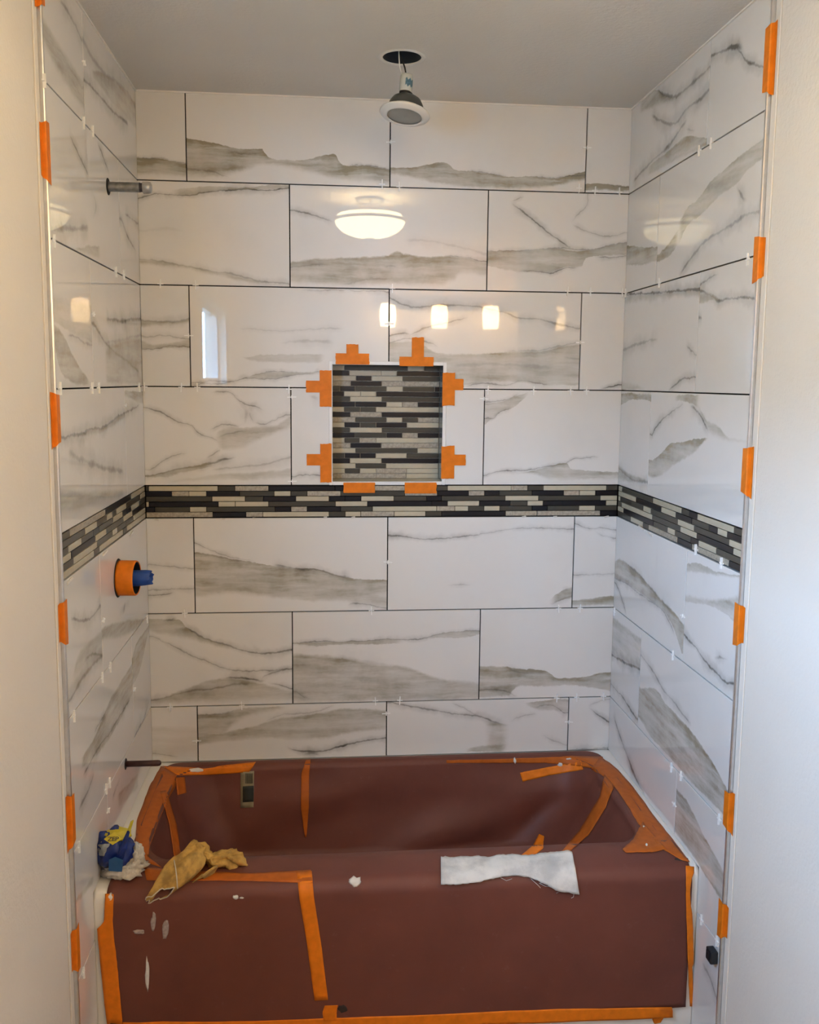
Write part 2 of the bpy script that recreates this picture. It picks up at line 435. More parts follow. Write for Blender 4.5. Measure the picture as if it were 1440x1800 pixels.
# caulk line where tile meets the ceiling
for nm, b in (('trim_1', (XL, XR, -0.004, 0.0, ZC - 0.004, ZC)), ('trim_2', (XL, XL + 0.004, YL, 0, ZC - 0.004, ZC)), ('trim_3', (XR - 0.004, XR, YR, 0, ZC - 0.004, ZC))):
    tag(boxes(nm, [b], M['caulk']), kind='structure')
# metal edge profiles
def edge_trim(name, xf, xd, yt, s):
    """xf tile face, xd plaster face, s=+1 when the room lies towards +x"""
    pts = [(xd + s * 0.0005, yt + 0.002), (xd + s * 0.0005, yt - 0.0018), (xf - s * 0.002, yt - 0.0025), (xf + s * 0.0006, yt - 0.0012), (xf + s * 0.0008, yt + 0.0035), (xf - s * 0.0005, yt + 0.0042), (xf - s * 0.002, yt + 0.003)]
    v = [(x, y, ZF) for x, y in pts] + [(x, y, ZC) for x, y in pts]; n = len(pts)
    f = [(i, (i + 1) % n, n + (i + 1) % n, n + i) for i in range(n)]
    o = tag(mesh_obj(name, v, f, M['alu']), kind='structure')
    bm = bmesh.new(); bm.from_mesh(o.data); bmesh.ops.recalc_face_normals(bm, faces=bm.faces); bm.to_mesh(o.data); bm.free()
    # plaster bead beside it
    boxes('plaster_bead', [(min(xd, xd + s * 0.0035), max(xd, xd + s * 0.0035), yt - 0.026, yt - 0.003, ZF, ZC)], M['paint'], o, bev=0.0012)
    return o
edge_trim('trim_4', XL, DW_L, YL, 1); edge_trim('trim_5', XR, DW_R, YR, -1)
# window
win = empty('window_1', (DW_L - 0.06, (WIN_Y0 + WIN_Y1) / 2, WIN_Z0)); tag(win, kind='structure')
win_m = Matrix.Translation(-win.location)
def wbox(name, lst, mat):
    o = boxes(name, lst, mat, win); o.data.transform(win_m); return o
fx0, fx1 = DW_L - 0.085, DW_L - 0.045
wbox('window_frame', [(fx0, fx1, WIN_Y0, WIN_Y0 + 0.03, WIN_Z0, WIN_Z1), (fx0, fx1, WIN_Y1 - 0.03, WIN_Y1, WIN_Z0, WIN_Z1),
                      (fx0, fx1, WIN_Y0, WIN_Y1, WIN_Z0, WIN_Z0 + 0.03), (fx0, fx1, WIN_Y0, WIN_Y1, WIN_Z1 - 0.03, WIN_Z1)], M['alu_white'])

tag(boxes('ground', [(-9.0, DW_L - 0.13, -9.0, 6.0, -0.3, -0.2)], plain('lawn', (0.06, 0.09, 0.03), 0.9, var=0.4, vscale=8)), kind='structure')
tag(boxes('wall_sky_block', [(-4.55, -4.4, -9.0, 6.0, -0.2, 2.75)], plain('sky_block_render', (0.86, 0.78, 0.70), 0.9, var=0.1, vscale=3)), kind='structure')  # unseen wall, added to block low sky and reflect daylight at the window

# ------------------------------------------------------------------ marble wall tiles
K = {'A': (240, 150, 3.1304), 'B': (660, 170, 3.1304), 'C': (240, 490, 3.1304), 'D': (660, 490, 3.1304), 'E': (250, 900, 3.2), 'F': (650, 900, 3.2),
     'G': (60, 0, 3.6), 'H': (70, 480, 3.913), 'I': (100, 930, 4.0), 'J': (100, 1320, 3.75),
     'K': (1080, 0, 3.462), 'L': (1070, 480, 3.748), 'M': (1060, 880, 3.4615), 'N': (1060, 1300, 3.6)}
# vein survey: key of the detail view it was measured in, then l = line (points, half width mm, strength), v = steep line, w = band (top, bottom, strength, soft mm)
V = {}
V['back'] = [
 ('A','w',[(0,395),(60,395),(120,398),(180,410),(265,425)],[(0,515),(265,520)],.55,3,30), ('A','l',[(0,395),(120,398),(180,410),(265,425)],2,.3),
 ('A','w',[(275,285),(400,305),(480,325),(600,345),(690,345),(712,375),(730,395),(800,410),(900,408),(1000,390),(1095,375),(1110,410),(1150,435),(1260,440),(1398,462)],[(275,520),(480,510),(620,470),(700,450),(850,470),(960,490),(1100,525),(1398,560)],.52,3,24),
 ('A','l',[(480,350),(600,375),(710,375)],3,.25), ('A','l',[(1150,435),(1260,440),(1398,462)],2,.4), ('A','l',[(275,455),(400,475),(520,510)],4,.3),
 ('B','w',[(85,390),(200,388),(300,370),(350,360),(400,370),(440,400),(560,412),(650,425),(740,437),(900,435),(1000,440),(1160,405)],[(85,435),(200,455),(300,480),(450,500),(700,515),(900,505),(1160,470)],.52,3,14),
 ('B','l',[(460,410),(560,412),(650,427),(740,437)],2,.4), ('B','l',[(850,437),(920,437),(1000,440),(1160,430)],2.5,.35),
 ('B','w',[(1170,475),(1260,480),(1400,492)],[(1170,520),(1400,525)],.55,3,8), ('B','l',[(1260,488),(1400,500)],3,.4),
 # second course
 ('A','l',[(0,628),(60,610),(130,598),(280,603),(360,590),(500,577),(620,570),(700,578),(838,565)],4,.55), ('A','w',[(180,570),(280,558),(420,553),(600,560),(740,545),(838,548)],[(180,600),(280,604),(400,585),(620,575),(838,570)],.3,3,3),
 ('A','l',[(10,955),(120,965),(220,985),(330,1005),(450,1025),(560,1045),(700,1080),(838,1098)],5,.33), ('A','w',[(10,955),(120,958),(220,975),(450,1020),(600,1055),(760,1085)],[(10,990),(220,1010),(450,1055),(600,1088),(760,1098)],.28,8,14),
 ('A','l',[(20,800),(150,790),(280,805)],9,.08),
 ('A','l',[(848,690),(950,705),(1090,752)],4,.42),
 ('B','w',[(-470,905),(-300,885),(-100,880),(60,865),(115,842),(160,858),(300,880),(400,875),(460,880),(600,905)],[(-470,1040),(-200,1050),(100,1055),(300,1060),(430,1030),(480,990),(600,1000)],.42,8,25),
 ('B','l',[(-470,940),(-380,928),(-250,925)],6,.28), ('B','l',[(370,878),(440,880),(600,908)],3,.4), ('B','l',[(40,935),(90,930),(130,940)],7,.3), ('B','l',[(-200,1040),(-60,1010),(100,1000)],6,.2), ('B','l',[(150,785),(300,800),(450,825),(600,865)],7,.15),
 ('B','w',[(625,850),(700,842),(850,840),(1000,832),(1100,842),(1170,840),(1280,815),(1375,800)],[(625,935),(760,965),(850,970),(970,970),(1050,940),(1140,930),(1150,900),(1250,880),(1375,870)],.45,4,5),
 ('B','l',[(650,850),(850,842),(1060,832),(1170,842),(1280,818),(1375,803)],3.5,.38), ('B','l',[(770,968),(850,960),(960,970),(1050,942),(1135,935)],3,.5), ('B','l',[(1200,885),(1300,885),(1375,872)],3,.42),
 ('B','l',[(740,580),(850,660),(920,725),(1000,780),(1100,842)],5,.5), ('B','l',[(742,580),(780,565),(820,548)],4,.4), ('B','l',[(1070,695),(1160,735),(1280,765),(1375,750)],4,.3), ('B','v',[(1170,548),(1160,600),(1100,660),(1070,697)],4,.3),
 # third course
 ('C','l',[(25,228),(100,235),(200,232),(288,215)],5,.35), ('C','w',[(25,228),(200,232),(288,215)],[(25,275),(288,245)],.35,3,15), ('C','l',[(25,310),(80,318),(130,310),(288,335)],4,.3), ('C','l',[(25,382),(130,380),(180,372),(288,378)],3.5,.5), ('C','w',[(25,330),(130,350),(288,330)],[(25,385),(288,385)],.3,10,3),
 ('C','l',[(560,275),(850,285),(960,275),(1150,270)],4,.15), ('C','l',[(780,355),(950,345),(1100,350)],8,.18), ('C','w',[(565,425),(700,415),(1050,415)],[(565,435),(700,465),(1000,470),(1050,440)],.22,4,8),
 ('C','l',[(330,585),(420,560),(520,565),(600,545),(700,553),(760,550),(850,530),(1010,518)],4,.48), ('C','l',[(600,545),(700,518),(760,512),(900,515),(1050,508)],3.5,.4), ('C','w',[(600,540),(700,515),(850,513),(1010,508)],[(600,550),(700,555),(850,532),(1010,520)],.3,3,3), ('C','l',[(330,570),(440,578),(500,570),(560,550)],4,.42),
 ('C','l',[(890,55),(990,65),(1100,62),(1380,70)],4,.28),
 ('D','l',[(80,105),(150,140),(210,155),(300,150),(400,145),(560,155),(700,185),(780,210),(900,225),(1000,250),(1115,270)],5,.4), ('D','l',[(80,310),(150,300),(200,308)],5,.5), ('D','l',[(170,320),(240,285),(300,262),(400,240),(520,205)],3.5,.35), ('D','l',[(80,350),(200,330),(280,345),(355,375)],4,.35),
 ('D','w',[(80,345),(220,340),(330,395),(450,410),(700,400),(950,385),(1050,360),(1115,355)],[(80,500),(400,600),(500,590),(700,570),(850,580),(1000,590),(1115,590)],.36,8,6), ('D','l',[(400,480),(600,470),(800,475),(1000,490)],9,.2), ('D','l',[(480,595),(600,578),(720,585),(800,560),(900,575),(1000,590)],3.5,.35), ('D','l',[(1030,430),(1100,440)],8,.25), ('D','l',[(700,400),(900,392),(1050,362),(1115,350)],4,.3),
 ('D','l',[(1225,605),(1280,597),(1345,585)],3.5,.5),
 # fourth course
 ('C','l',[(35,708),(150,740),(230,785),(300,810),(340,850),(430,880),(465,905)],4,.42), ('C','l',[(400,625),(500,625),(550,655),(600,690),(660,705),(710,735)],5,.5), ('C','v',[(575,690),(605,730),(600,790),(570,810)],10,.22), ('C','v',[(615,720),(640,780),(650,800)],3,.3), ('C','l',[(640,790),(700,800),(760,775),(830,750)],3.5,.35), ('C','l',[(390,835),(480,800),(560,810),(590,785)],4,.38),
 ('C','w',[(420,850),(480,810),(600,810),(750,800),(850,750)],[(420,900),(480,950),(600,935),(750,870),(850,830)],.34,12,20), ('C','l',[(380,990),(440,955),(470,930)],5,.4), ('C','l',[(430,870),(520,850),(620,830)],5,.3),
 ('C','l',[(45,1085),(150,1068),(250,1045),(350,1030),(430,1010),(560,980)],6,.45), ('C','w',[(45,1080),(250,1040),(430,1000)],[(45,1095),(150,1095),(250,1075),(430,1035)],.4,4,6), ('C','l',[(80,1050),(170,990),(290,955)],3,.28), ('C','l',[(400,1060),(600,1030),(700,1020),(850,985)],6,.25), ('C','w',[(150,1110),(400,1080),(850,1040)],[(150,1125),(400,1120),(850,1110)],.22,10,12),
 ('C','l',[(865,1090),(920,1080),(1050,1085)],4,.4), ('C','l',[(940,640),(1010,655)],8,.18),
 ('D','l',[(605,675),(680,672),(750,655),(800,625)],3,.38), ('D','w',[(605,680),(700,672),(780,640),(850,618)],[(605,805),(640,770),(700,735),(760,710),(800,680),(850,630)],.36,4,4), ('D','l',[(640,770),(690,735),(760,710)],3,.35),
 ('D','l',[(600,1082),(700,1062),(850,1055),(950,1030),(1050,1010),(1090,992),(1180,985),(1240,980)],3,.42), ('D','w',[(600,1085),(750,1075),(880,1055),(950,1030),(1050,1005),(1080,1040),(1335,1060)],[(600,1095),(750,1080),(880,1090),(950,1110),(1100,1110),(1335,1115)],.36,3,15),
 # below the band
 ('E','l',[(70,295),(200,312),(290,318)],3.5,.28), ('E','l',[(35,440),(150,435),(290,432)],4.5,.3), ('E','l',[(35,470),(120,467),(200,450)],3,.42),
 ('E','w',[(300,222),(420,240),(550,270),(700,295),(850,315),(1000,325),(1150,365),(1380,380)],[(300,500),(500,475),(700,490),(900,505),(1100,510),(1380,545)],.42,3,22), ('E','l',[(300,232),(420,247),(550,277),(650,290)],6,.26), ('E','l',[(720,295),(850,315),(900,325),(1000,330),(1080,355),(1190,372)],6,.42), ('E','l',[(300,175),(420,225),(540,262),(640,280)],3,.3), ('E','w',[(300,380),(500,390),(700,430),(1000,480)],[(300,450),(500,455),(700,480),(1000,510)],.25,20,12), ('E','l',[(1150,525),(1200,515),(1300,530),(1380,540)],5,.4),
 ('F','l',[(115,133),(200,137),(300,152),(420,150),(550,135),(700,112),(850,90),(950,90),(1140,95)],4,.4), ('F','l',[(115,133),(200,138),(270,150)],5,.25), ('F','l',[(430,412),(580,410)],3,.2), ('F','l',[(1010,525),(1060,500),(1140,470)],5,.35), ('F','w',[(1000,500),(1080,440),(1140,425)],[(1000,530),(1060,505),(1140,485)],.34,4,4), ('F','l',[(1075,440),(1140,425)],3,.3),
 ('F','l',[(1160,65),(1240,92),(1300,88),(1375,97)],4,.4), ('F','l',[(1260,100),(1300,125),(1375,143)],3.5,.3), ('F','l',[(1150,355),(1240,352),(1375,345)],3,.25), ('F','w',[(1150,490),(1280,478),(1375,470)],[(1150,530),(1375,535)],.42,6,10),
 # sixth course
 ('E','l',[(200,655),(260,665),(350,710),(450,742),(560,775),(680,795),(845,778)],6,.5), ('E','w',[(45,600),(200,600),(260,660),(400,725),(520,765)],[(45,680),(200,715),(300,735),(450,770),(520,780)],.34,3,20), ('E','l',[(110,612),(200,595)],5,.4), ('E','l',[(60,700),(240,785),(330,825),(460,880),(560,895),(700,890),(845,880)],3.5,.3), ('E','l',[(60,1060),(180,1030),(270,1005),(400,990),(520,970),(640,965)],6,.45), ('E','l',[(440,935),(560,935),(640,945),(700,955)],6,.5), ('E','l',[(660,945),(740,900),(845,878)],4,.33), ('E','l',[(700,960),(780,975),(845,995)],4,.4), ('E','w',[(60,1060),(250,985),(440,930),(560,940),(845,1000)],[(60,1085),(400,1080),(845,1070)],.33,10,20),
 ('F','l',[(-420,738),(-280,728),(-150,732),(0,722),(120,715),(220,720),(300,712),(400,685),(500,672),(610,665)],3.5,.4), ('F','w',[(320,712),(400,680),(520,668),(610,665)],[(320,716),(400,710),(500,715),(610,690)],.33,3,4), ('F','w',[(-420,735),(-100,726),(120,712)],[(-420,745),(-280,755),(0,745),(190,745)],.25,3,4),
 ('F','w',[(-420,790),(-200,800),(0,840),(200,860),(400,925),(610,950)],[(-420,1080),(610,1070)],.40,14,20), ('F','l',[(-420,850),(-200,900),(0,945),(200,1000)],20,.12), ('F','l',[(-420,1010),(-330,1055)],5,.25), ('F','l',[(-200,800),(-60,830),(120,860)],10,.14),
 ('F','w',[(620,862),(740,862),(840,880),(960,882),(1010,900),(1060,930),(1200,925),(1280,905),(1355,897)],[(620,1050),(780,1040),(840,985),(1000,985),(1100,975),(1200,985),(1355,1010)],.45,4,8), ('F','l',[(740,865),(850,905),(1010,905)],5,.22), ('F','l',[(620,1000),(700,1000),(780,1015),(840,1038)],5,.35),
 # lowest course
 ('E','l',[(65,1360),(220,1382)],3.5,.3), ('E','w',[(65,1190),(300,1200)],[(65,1380),(300,1390)],.14,20,20),
 ('E','w',[(310,1130),(420,1130),(560,1105),(700,1090),(820,1090)],[(310,1320),(420,1290),(560,1180),(820,1110)],.42,6,25), ('E','w',[(310,1260),(600,1200),(750,1160),(950,1130),(1200,1100),(1370,1110)],[(310,1320),(560,1290),(700,1280),(950,1290),(1200,1250),(1370,1230)],.36,10,15), ('E','l',[(350,1140),(450,1132),(560,1105)],5,.28), ('E','l',[(680,1175),(800,1140),(960,1125),(1100,1085)],5,.25), ('E','l',[(800,1315),(880,1340),(1000,1345),(1100,1320),(1200,1295),(1370,1270)],5,.5), ('E','l',[(900,1365),(950,1355),(1010,1370)],6,.35),
 ('F','l',[(100,1070),(200,1085),(300,1105),(450,1130),(620,1150),(700,1185),(780,1195)],5,.4), ('F','l',[(440,1065),(520,1095),(620,1150)],4,.3), ('F','w',[(640,1170),(700,1185),(790,1195)],[(640,1340),(790,1340)],.34,4,10), ('F','l',[(780,1190),(850,1150),(950,1135)],4,.3), ('F','l',[(910,1110),(980,1085),(1040,1095),(1090,1130)],4.5,.4), ('F','w',[(860,1070),(1000,1055),(1110,1050)],[(860,1085),(920,1110),(1110,1130)],.28,4,10), ('F','w',[(530,1330),(640,1310),(780,1300)],[(530,1355),(780,1350)],.36,8,4), ('F','l',[(950,1250),(1030,1280),(1110,1310)],5,.22),
 ('F','l',[(1225,1095),(1290,1145),(1345,1180)],5,.45), ('F','l',[(1225,1090),(1310,1060)],4,.3), ('F','l',[(1125,1338),(1345,1328)],5,.35),
]
V['left'] = [
 ('G','w',[(30,60),(120,200),(200,330),(295,480)],[(30,260),(120,420),(200,560),(295,690)],.42,20,25), ('G','l',[(150,0),(190,40),(260,160),(295,240)],8,.25),
 ('G','l',[(310,250),(370,370),(440,460),(520,520),(600,600),(640,680)],12,.28), ('G','l',[(315,505),(390,580),(460,660),(540,740),(600,790)],8,.42), ('G','w',[(360,430),(480,480),(640,640)],[(360,480),(480,640),(620,790)],.28,8,10),
 ('G','l',[(215,840),(260,930),(320,1060),(350,1130)],6,.3), ('G','l',[(395,880),(440,1000),(480,1110)],6,.3), ('G','l',[(100,1440),(250,1450),(350,1440)],11,.3), ('G','w',[(250,1570),(330,1555),(420,1545)],[(250,1590),(330,1620),(420,1650)],.34,6,12), ('G','v',[(360,1180),(390,1300),(370,1400)],14,.2),
 ('G','l',[(555,1390),(590,1490),(650,1600)],9,.35), ('G','l',[(570,1350),(655,1410)],6,.3),
 ('H','w',[(90,340),(160,410),(230,560),(345,740)],[(100,500),(130,640),(200,740),(300,780)],.38,8,8), ('H','l',[(180,420),(260,440),(320,495),(355,495)],5,.3), ('H','w',[(90,130),(350,200)],[(90,340),(250,430),(350,490)],.28,25,6),
 ('H','l',[(370,345),(420,430),(460,490),(540,560),(620,620),(690,690)],8,.4), ('H','l',[(450,315),(600,325),(690,315)],9,.4), ('H','w',[(440,500),(560,450),(695,440)],[(450,770),(600,780),(695,780)],.36,15,15), ('H','l',[(450,480),(695,430)],8,.22),
 ('H','l',[(150,1130),(280,1110),(350,1080),(450,1055),(520,1000),(580,965)],7,.4), ('H','w',[(150,1130),(280,1110),(350,1080),(450,1055),(520,1000),(580,965)],[(150,1160),(350,1125),(450,1095),(580,1010)],.32,4,12), ('H','l',[(190,1230),(300,1290),(400,1330),(580,1370)],13,.25), ('H','w',[(150,1480),(400,1480),(580,1470)],[(150,1680),(300,1640),(580,1560)],.3,20,25),
 ('H','l',[(590,960),(650,930),(690,900)],7,.35), ('H','w',[(592,810),(700,810)],[(592,860),(700,910)],.36,3,10),
 ('I','l',[(90,630),(200,640),(260,600),(310,540)],8,.35), ('I','l',[(100,1190),(160,1080),(250,960),(315,890)],9,.35), ('I','l',[(190,930),(230,890),(315,880)],7,.4), ('I','w',[(110,1000),(160,850),(310,700)],[(110,1180),(200,1060),(310,900)],.25,15,15),
 ('I','w',[(330,680),(450,640),(620,620)],[(330,790),(430,780),(600,700)],.36,10,15), ('I','v',[(480,500),(470,600)],18,.25),
 ('I','w',[(170,1600),(250,1480),(380,1180),(460,1050),(525,940)],[(170,1700),(330,1540),(430,1380),(525,1180)],.38,8,8), ('I','l',[(260,1440),(350,1280)],5,.35), ('I','l',[(180,1750),(280,1560),(380,1420),(520,1190)],6,.4),
 ('I','w',[(530,900),(560,800),(640,680)],[(530,1110),(580,1010),(640,740)],.42,6,6), ('I','l',[(545,1470),(600,1360),(650,1200)],9,.35),
 ('J','l',[(140,400),(200,280),(250,130)],9,.35), ('J','l',[(360,330),(400,220),(420,170)],5,.3), ('J','w',[(400,280),(540,130)],[(400,400),(540,250)],.28,10,15), ('J','w',[(130,960),(250,800)],[(130,1020),(250,870)],.32,10,10),
]
V['right'] = [
 ('K','w',[(150,620),(250,545),(320,575),(400,575),(480,510),(580,420)],[(150,700),(300,640),(400,600),(480,530),(580,435)],.42,3,15), ('K','l',[(250,545),(330,578),(400,575),(500,490),(582,415)],8,.4), ('K','l',[(220,700),(300,745),(380,740),(450,660),(520,610),(575,545)],8,.35), ('K','l',[(110,1110),(200,1010),(300,920),(360,850),(410,775),(450,730)],9,.42), ('K','w',[(200,1020),(310,930),(420,840),(560,830)],[(200,1080),(350,1000),(560,900)],.42,4,10), ('K','l',[(430,790),(500,790)],5,.3),
 ('K','l',[(595,345),(650,320),(730,285),(790,290)],8,.5), ('K','l',[(730,285),(770,320),(790,370),(860,390),(920,405)],6,.4),
 ('K','w',[(390,1350),(440,1270),(520,1190),(600,1090),(680,1020),(760,950),(850,880),(920,830)],[(390,1500),(440,1390),(540,1300),(640,1200),(740,1130),(850,1010),(920,960)],.46,4,5), ('K','l',[(740,1130),(780,1200),(810,1240)],8,.35), ('K','l',[(390,1680),(470,1570),(540,1480),(640,1410),(740,1350),(830,1300),(900,1290)],8,.35), ('K','w',[(275,1540),(330,1480),(395,1380)],[(275,1600),(340,1560),(395,1480)],.46,6,5),
 ('K','w',[(70,1490),(160,1500),(230,1500),(268,1490)],[(70,1620),(160,1620),(268,1590)],.46,4,8),
 ('L','l',[(100,145),(250,135),(400,125),(500,115),(590,105)],6,.5), ('L','w',[(100,150),(400,130),(590,110)],[(100,215),(400,170),(590,160)],.2,4,15), ('L','l',[(85,515),(160,480),(330,430)],9,.28), ('L','l',[(505,465),(570,540)],5,.35), ('L','l',[(390,775),(450,730),(500,695),(565,685)],5,.4), ('L','w',[(85,700),(150,720),(250,760)],[(85,775),(250,775)],.3,15,5),
 ('L','l',[(600,80),(660,40),(730,0)],5,.4), ('L','l',[(605,110),(680,150),(740,180),(800,165),(965,165)],6,.45), ('L','w',[(600,130),(680,130),(740,170)],[(600,210),(680,190),(740,190)],.36,4,6), ('L','l',[(600,300),(618,303)],10,.5),
 ('L','w',[(80,790),(180,790),(275,795)],[(80,870),(150,840),(200,835),(275,850)],.5,4,3), ('L','w',[(60,1250),(100,1290),(250,1360)],[(60,1390),(150,1390),(250,1400)],.3,10,10), ('L','l',[(60,1280),(100,1320),(180,1370),(250,1385)],7,.3),
 ('L','l',[(285,1070),(310,1020),(400,930),(500,860)],5,.4), ('L','w',[(430,800),(590,800)],[(480,850),(530,860),(600,900)],.4,3,5), ('L','l',[(530,870),(600,930),(640,1010),(665,1060)],6,.42), ('L','w',[(590,850),(640,950),(720,1000),(800,1080),(930,1100)],[(590,920),(640,1020),(670,1080),(800,1120),(930,1130)],.32,8,20), ('L','w',[(285,1230),(350,1180),(400,1130),(500,1105),(620,1085),(665,1085)],[(285,1350),(350,1340),(450,1260),(550,1200),(620,1130),(665,1095)],.46,3,10),
 ('M','w',[(75,360),(110,350),(200,420),(300,530),(380,620),(450,690),(490,750)],[(75,470),(150,510),(230,570),(330,640),(400,720),(450,830),(480,930)],.46,8,4), ('M','l',[(75,470),(150,510),(230,575),(330,640),(400,730),(450,850)],5,.35), ('M','l',[(80,500),(110,580),(145,700)],5,.35), ('M','l',[(110,355),(200,430),(330,580),(420,680)],6,.25),
 ('M','l',[(500,820),(560,890),(620,970),(690,1050),(740,1100),(800,1110)],6,.45), ('M','w',[(510,380),(560,370),(650,410),(760,440),(830,450)],[(510,440),(600,450),(760,470),(830,480)],.36,4,10), ('M','w',[(505,560),(650,590),(830,560)],[(505,620),(650,650),(750,700),(820,760)],.3,15,5), ('M','l',[(670,960),(720,955),(770,970)],6,.3),
 ('M','w',[(60,700),(228,830)],[(60,950),(120,980),(228,1030)],.28,10,10), ('M','l',[(60,940),(110,975),(180,1005),(226,1025)],8,.5), ('M','l',[(55,1120),(120,1200),(200,1320)],6,.4),
 ('M','w',[(232,1140),(330,1150),(380,1230),(470,1320),(560,1430),(640,1540),(760,1760)],[(232,1345),(300,1450),(400,1560),(500,1680),(620,1800)],.46,6,6), ('M','l',[(235,945),(300,1030),(360,1140),(450,1250),(540,1370)],6,.3),
 ('M','l',[(60,1290),(110,1450),(150,1560),(200,1690),(260,1800)],9,.35), ('N','w',[(465,300),(530,380),(640,600),(770,840)],[(465,600),(540,700),(640,850),(740,1010)],.42,6,6),
 ('N','l',[(620,1400),(680,1520),(750,1700)],9,.3),
]
def conv_pts(wall, key, pts):
    ox, oy, s = K[key]; out = []
    for x, y in pts:
        u, v = ox + x / s, oy + y / s
        if wall == 'back': p = on(u, v, 1, 0.0); out.append((p.x, p.z))
        elif wall == 'left': p = on(u, v, 0, XL); out.append((p.y, p.z))
        else: p = on(u, v, 0, XR); out.append((-p.y, p.z))
    return out
VEINS = {}
for wname, lst in V.items():
    VEINS[wname] = []
    for e in lst:
        if e[1] in 'lv':
            VEINS[wname].append(('l', conv_pts(wname, e[0], e[2]), None, e[3] / 1000 * 1.15, e[4] * (1.45 if wname == 'back' else 1.7), e[1] == 'v'))
        else:
            VEINS[wname].append(('w', conv_pts(wname, e[0], e[2]), conv_pts(wname, e[0], e[3]), e[4] * (1.2 if wname == 'back' else 1.2), e[5] / 1000, e[6] / 1000))
n_tile = 0
def tile(wall, parent, outline):
    """outline: polygon in wall coordinates (a, z), counter-clockwise; shrunk already"""
    global n_tile
    n_tile += 1
    a0 = min(p[0] for p in outline); z0 = min(p[1] for p in outline); a1 = max(p[0] for p in outline); z1 = max(p[1] for p in outline)
    w, h = a1 - a0, z1 - z0
    prims = []
    for v in VEINS[wall]:
        pts = v[1] + (v[2] or [])
        ca = sum(p[0] for p in pts) / len(pts); cz = sum(p[1] for p in pts) / len(pts)
        if a0 - 0.002 <= ca <= a1 + 0.002 and z0 - 0.002 <= cz <= z1 + 0.002:
            L = lambda q: [(a - a0, z - z0) for a, z in q]
            if v[0] == 'l': prims.append(('l', L(v[1]), v[3], v[4], v[5]))
            else: prims.append(('w', L(v[1]), L(v[2]), v[3], v[4], v[5]))
    mat = marble(n_tile, w, h, prims)
    bm = bmesh.new()
    fr = [bm.verts.new((a - a0, 0.0, z - z0)) for a, z in outline]
    face = bm.faces.new(fr)
    r = bmesh.ops.extrude_face_region(bm, geom=[face])
    bmesh.ops.translate(bm, vec=(0, TT - 0.0008, 0), verts=[g for g in r['geom'] if isinstance(g, bmesh.types.BMVert)])
    bmesh.ops.recalc_face_normals(bm, faces=bm.faces)
    ed = [e for e in bm.edges if all(abs(v.co.y) < 1e-6 for v in e.verts)]
    bmesh.ops.bevel(bm, geom=ed, offset=0.0007, segments=1, affect='EDGES')
    o = bm_obj('tile', bm, mat, parent)
    tilt = (random.uniform(-1, 1) * 0.0012, random.uniform(-1, 1) * 0.0010)
    if wall == 'back': o.location = (a0, 0, z0); o.rotation_euler = (tilt[0], 0, tilt[1])
    elif wall == 'left': o.location = (XL, a0, z0); o.rotation_euler = (0, 0, math.pi / 2 + tilt[1])
    else: o.location = (XR, -a0, z0); o.rotation_euler = (0, 0, -math.pi / 2 + tilt[1])
    return o
def rect(a0, a1, z0, z1):
    g = G / 2
    return [(a0 + g, z0 + g), (a1 - g, z0 + g), (a1 - g, z1 - g), (a0 + g, z1 - g)]
ROWS = [(Z_T - G / 2 + 0.001, Z6, 'o'), (Z6, Z5, 'e'), (Z5, ZBB, 'o'), (ZBT, Z3, 'e'), (Z3, Z2, 'o'), (Z2, Z1, 'e'), (Z1, ZC - 0.001, 'o')]
for k, (z0, z1, par) in enumerate(ROWS):
    js = [XL - G / 2 + 0.0002] + ([JA, JA + PW, JA + 2 * PW] if par == 'o' else [JB, JB + PW]) + [XR + G / 2 - 0.0002]
    for a, b in zip(js[:-1], js[1:]):
        if k == 3 and a == JB:
            tile('back', wall_back, rect(a, NX0 + G / 2 - 0.001, z0, z1)); tile('back', wall_back, rect(NX1 - G / 2 + 0.001, b, z0, z1)); continue
        if k == 4 and abs(a - JA) < 1e-6:
            q = rect(a, b, z0, z1); n0 = NX0 - 0.002; n1 = NZ1 + 0.002
            tile('back', wall_back, [q[0], (n0, q[0][1]), (n0, n1), (q[1][0], n1), q[2], q[3]]); continue
        if k == 4 and abs(a - JA - PW) < 1e-6:
            q = rect(a, b, z0, z1); n0 = NX1 + 0.002; n1 = NZ1 + 0.002
            tile('back', wall_back, [(q[0][0], n1), (n0, n1), (n0, q[0][1]), q[1], q[2], q[3]]); continue
        tile('back', wall_back, rect(a, b, z0, z1))
TUB_Y = -0.752
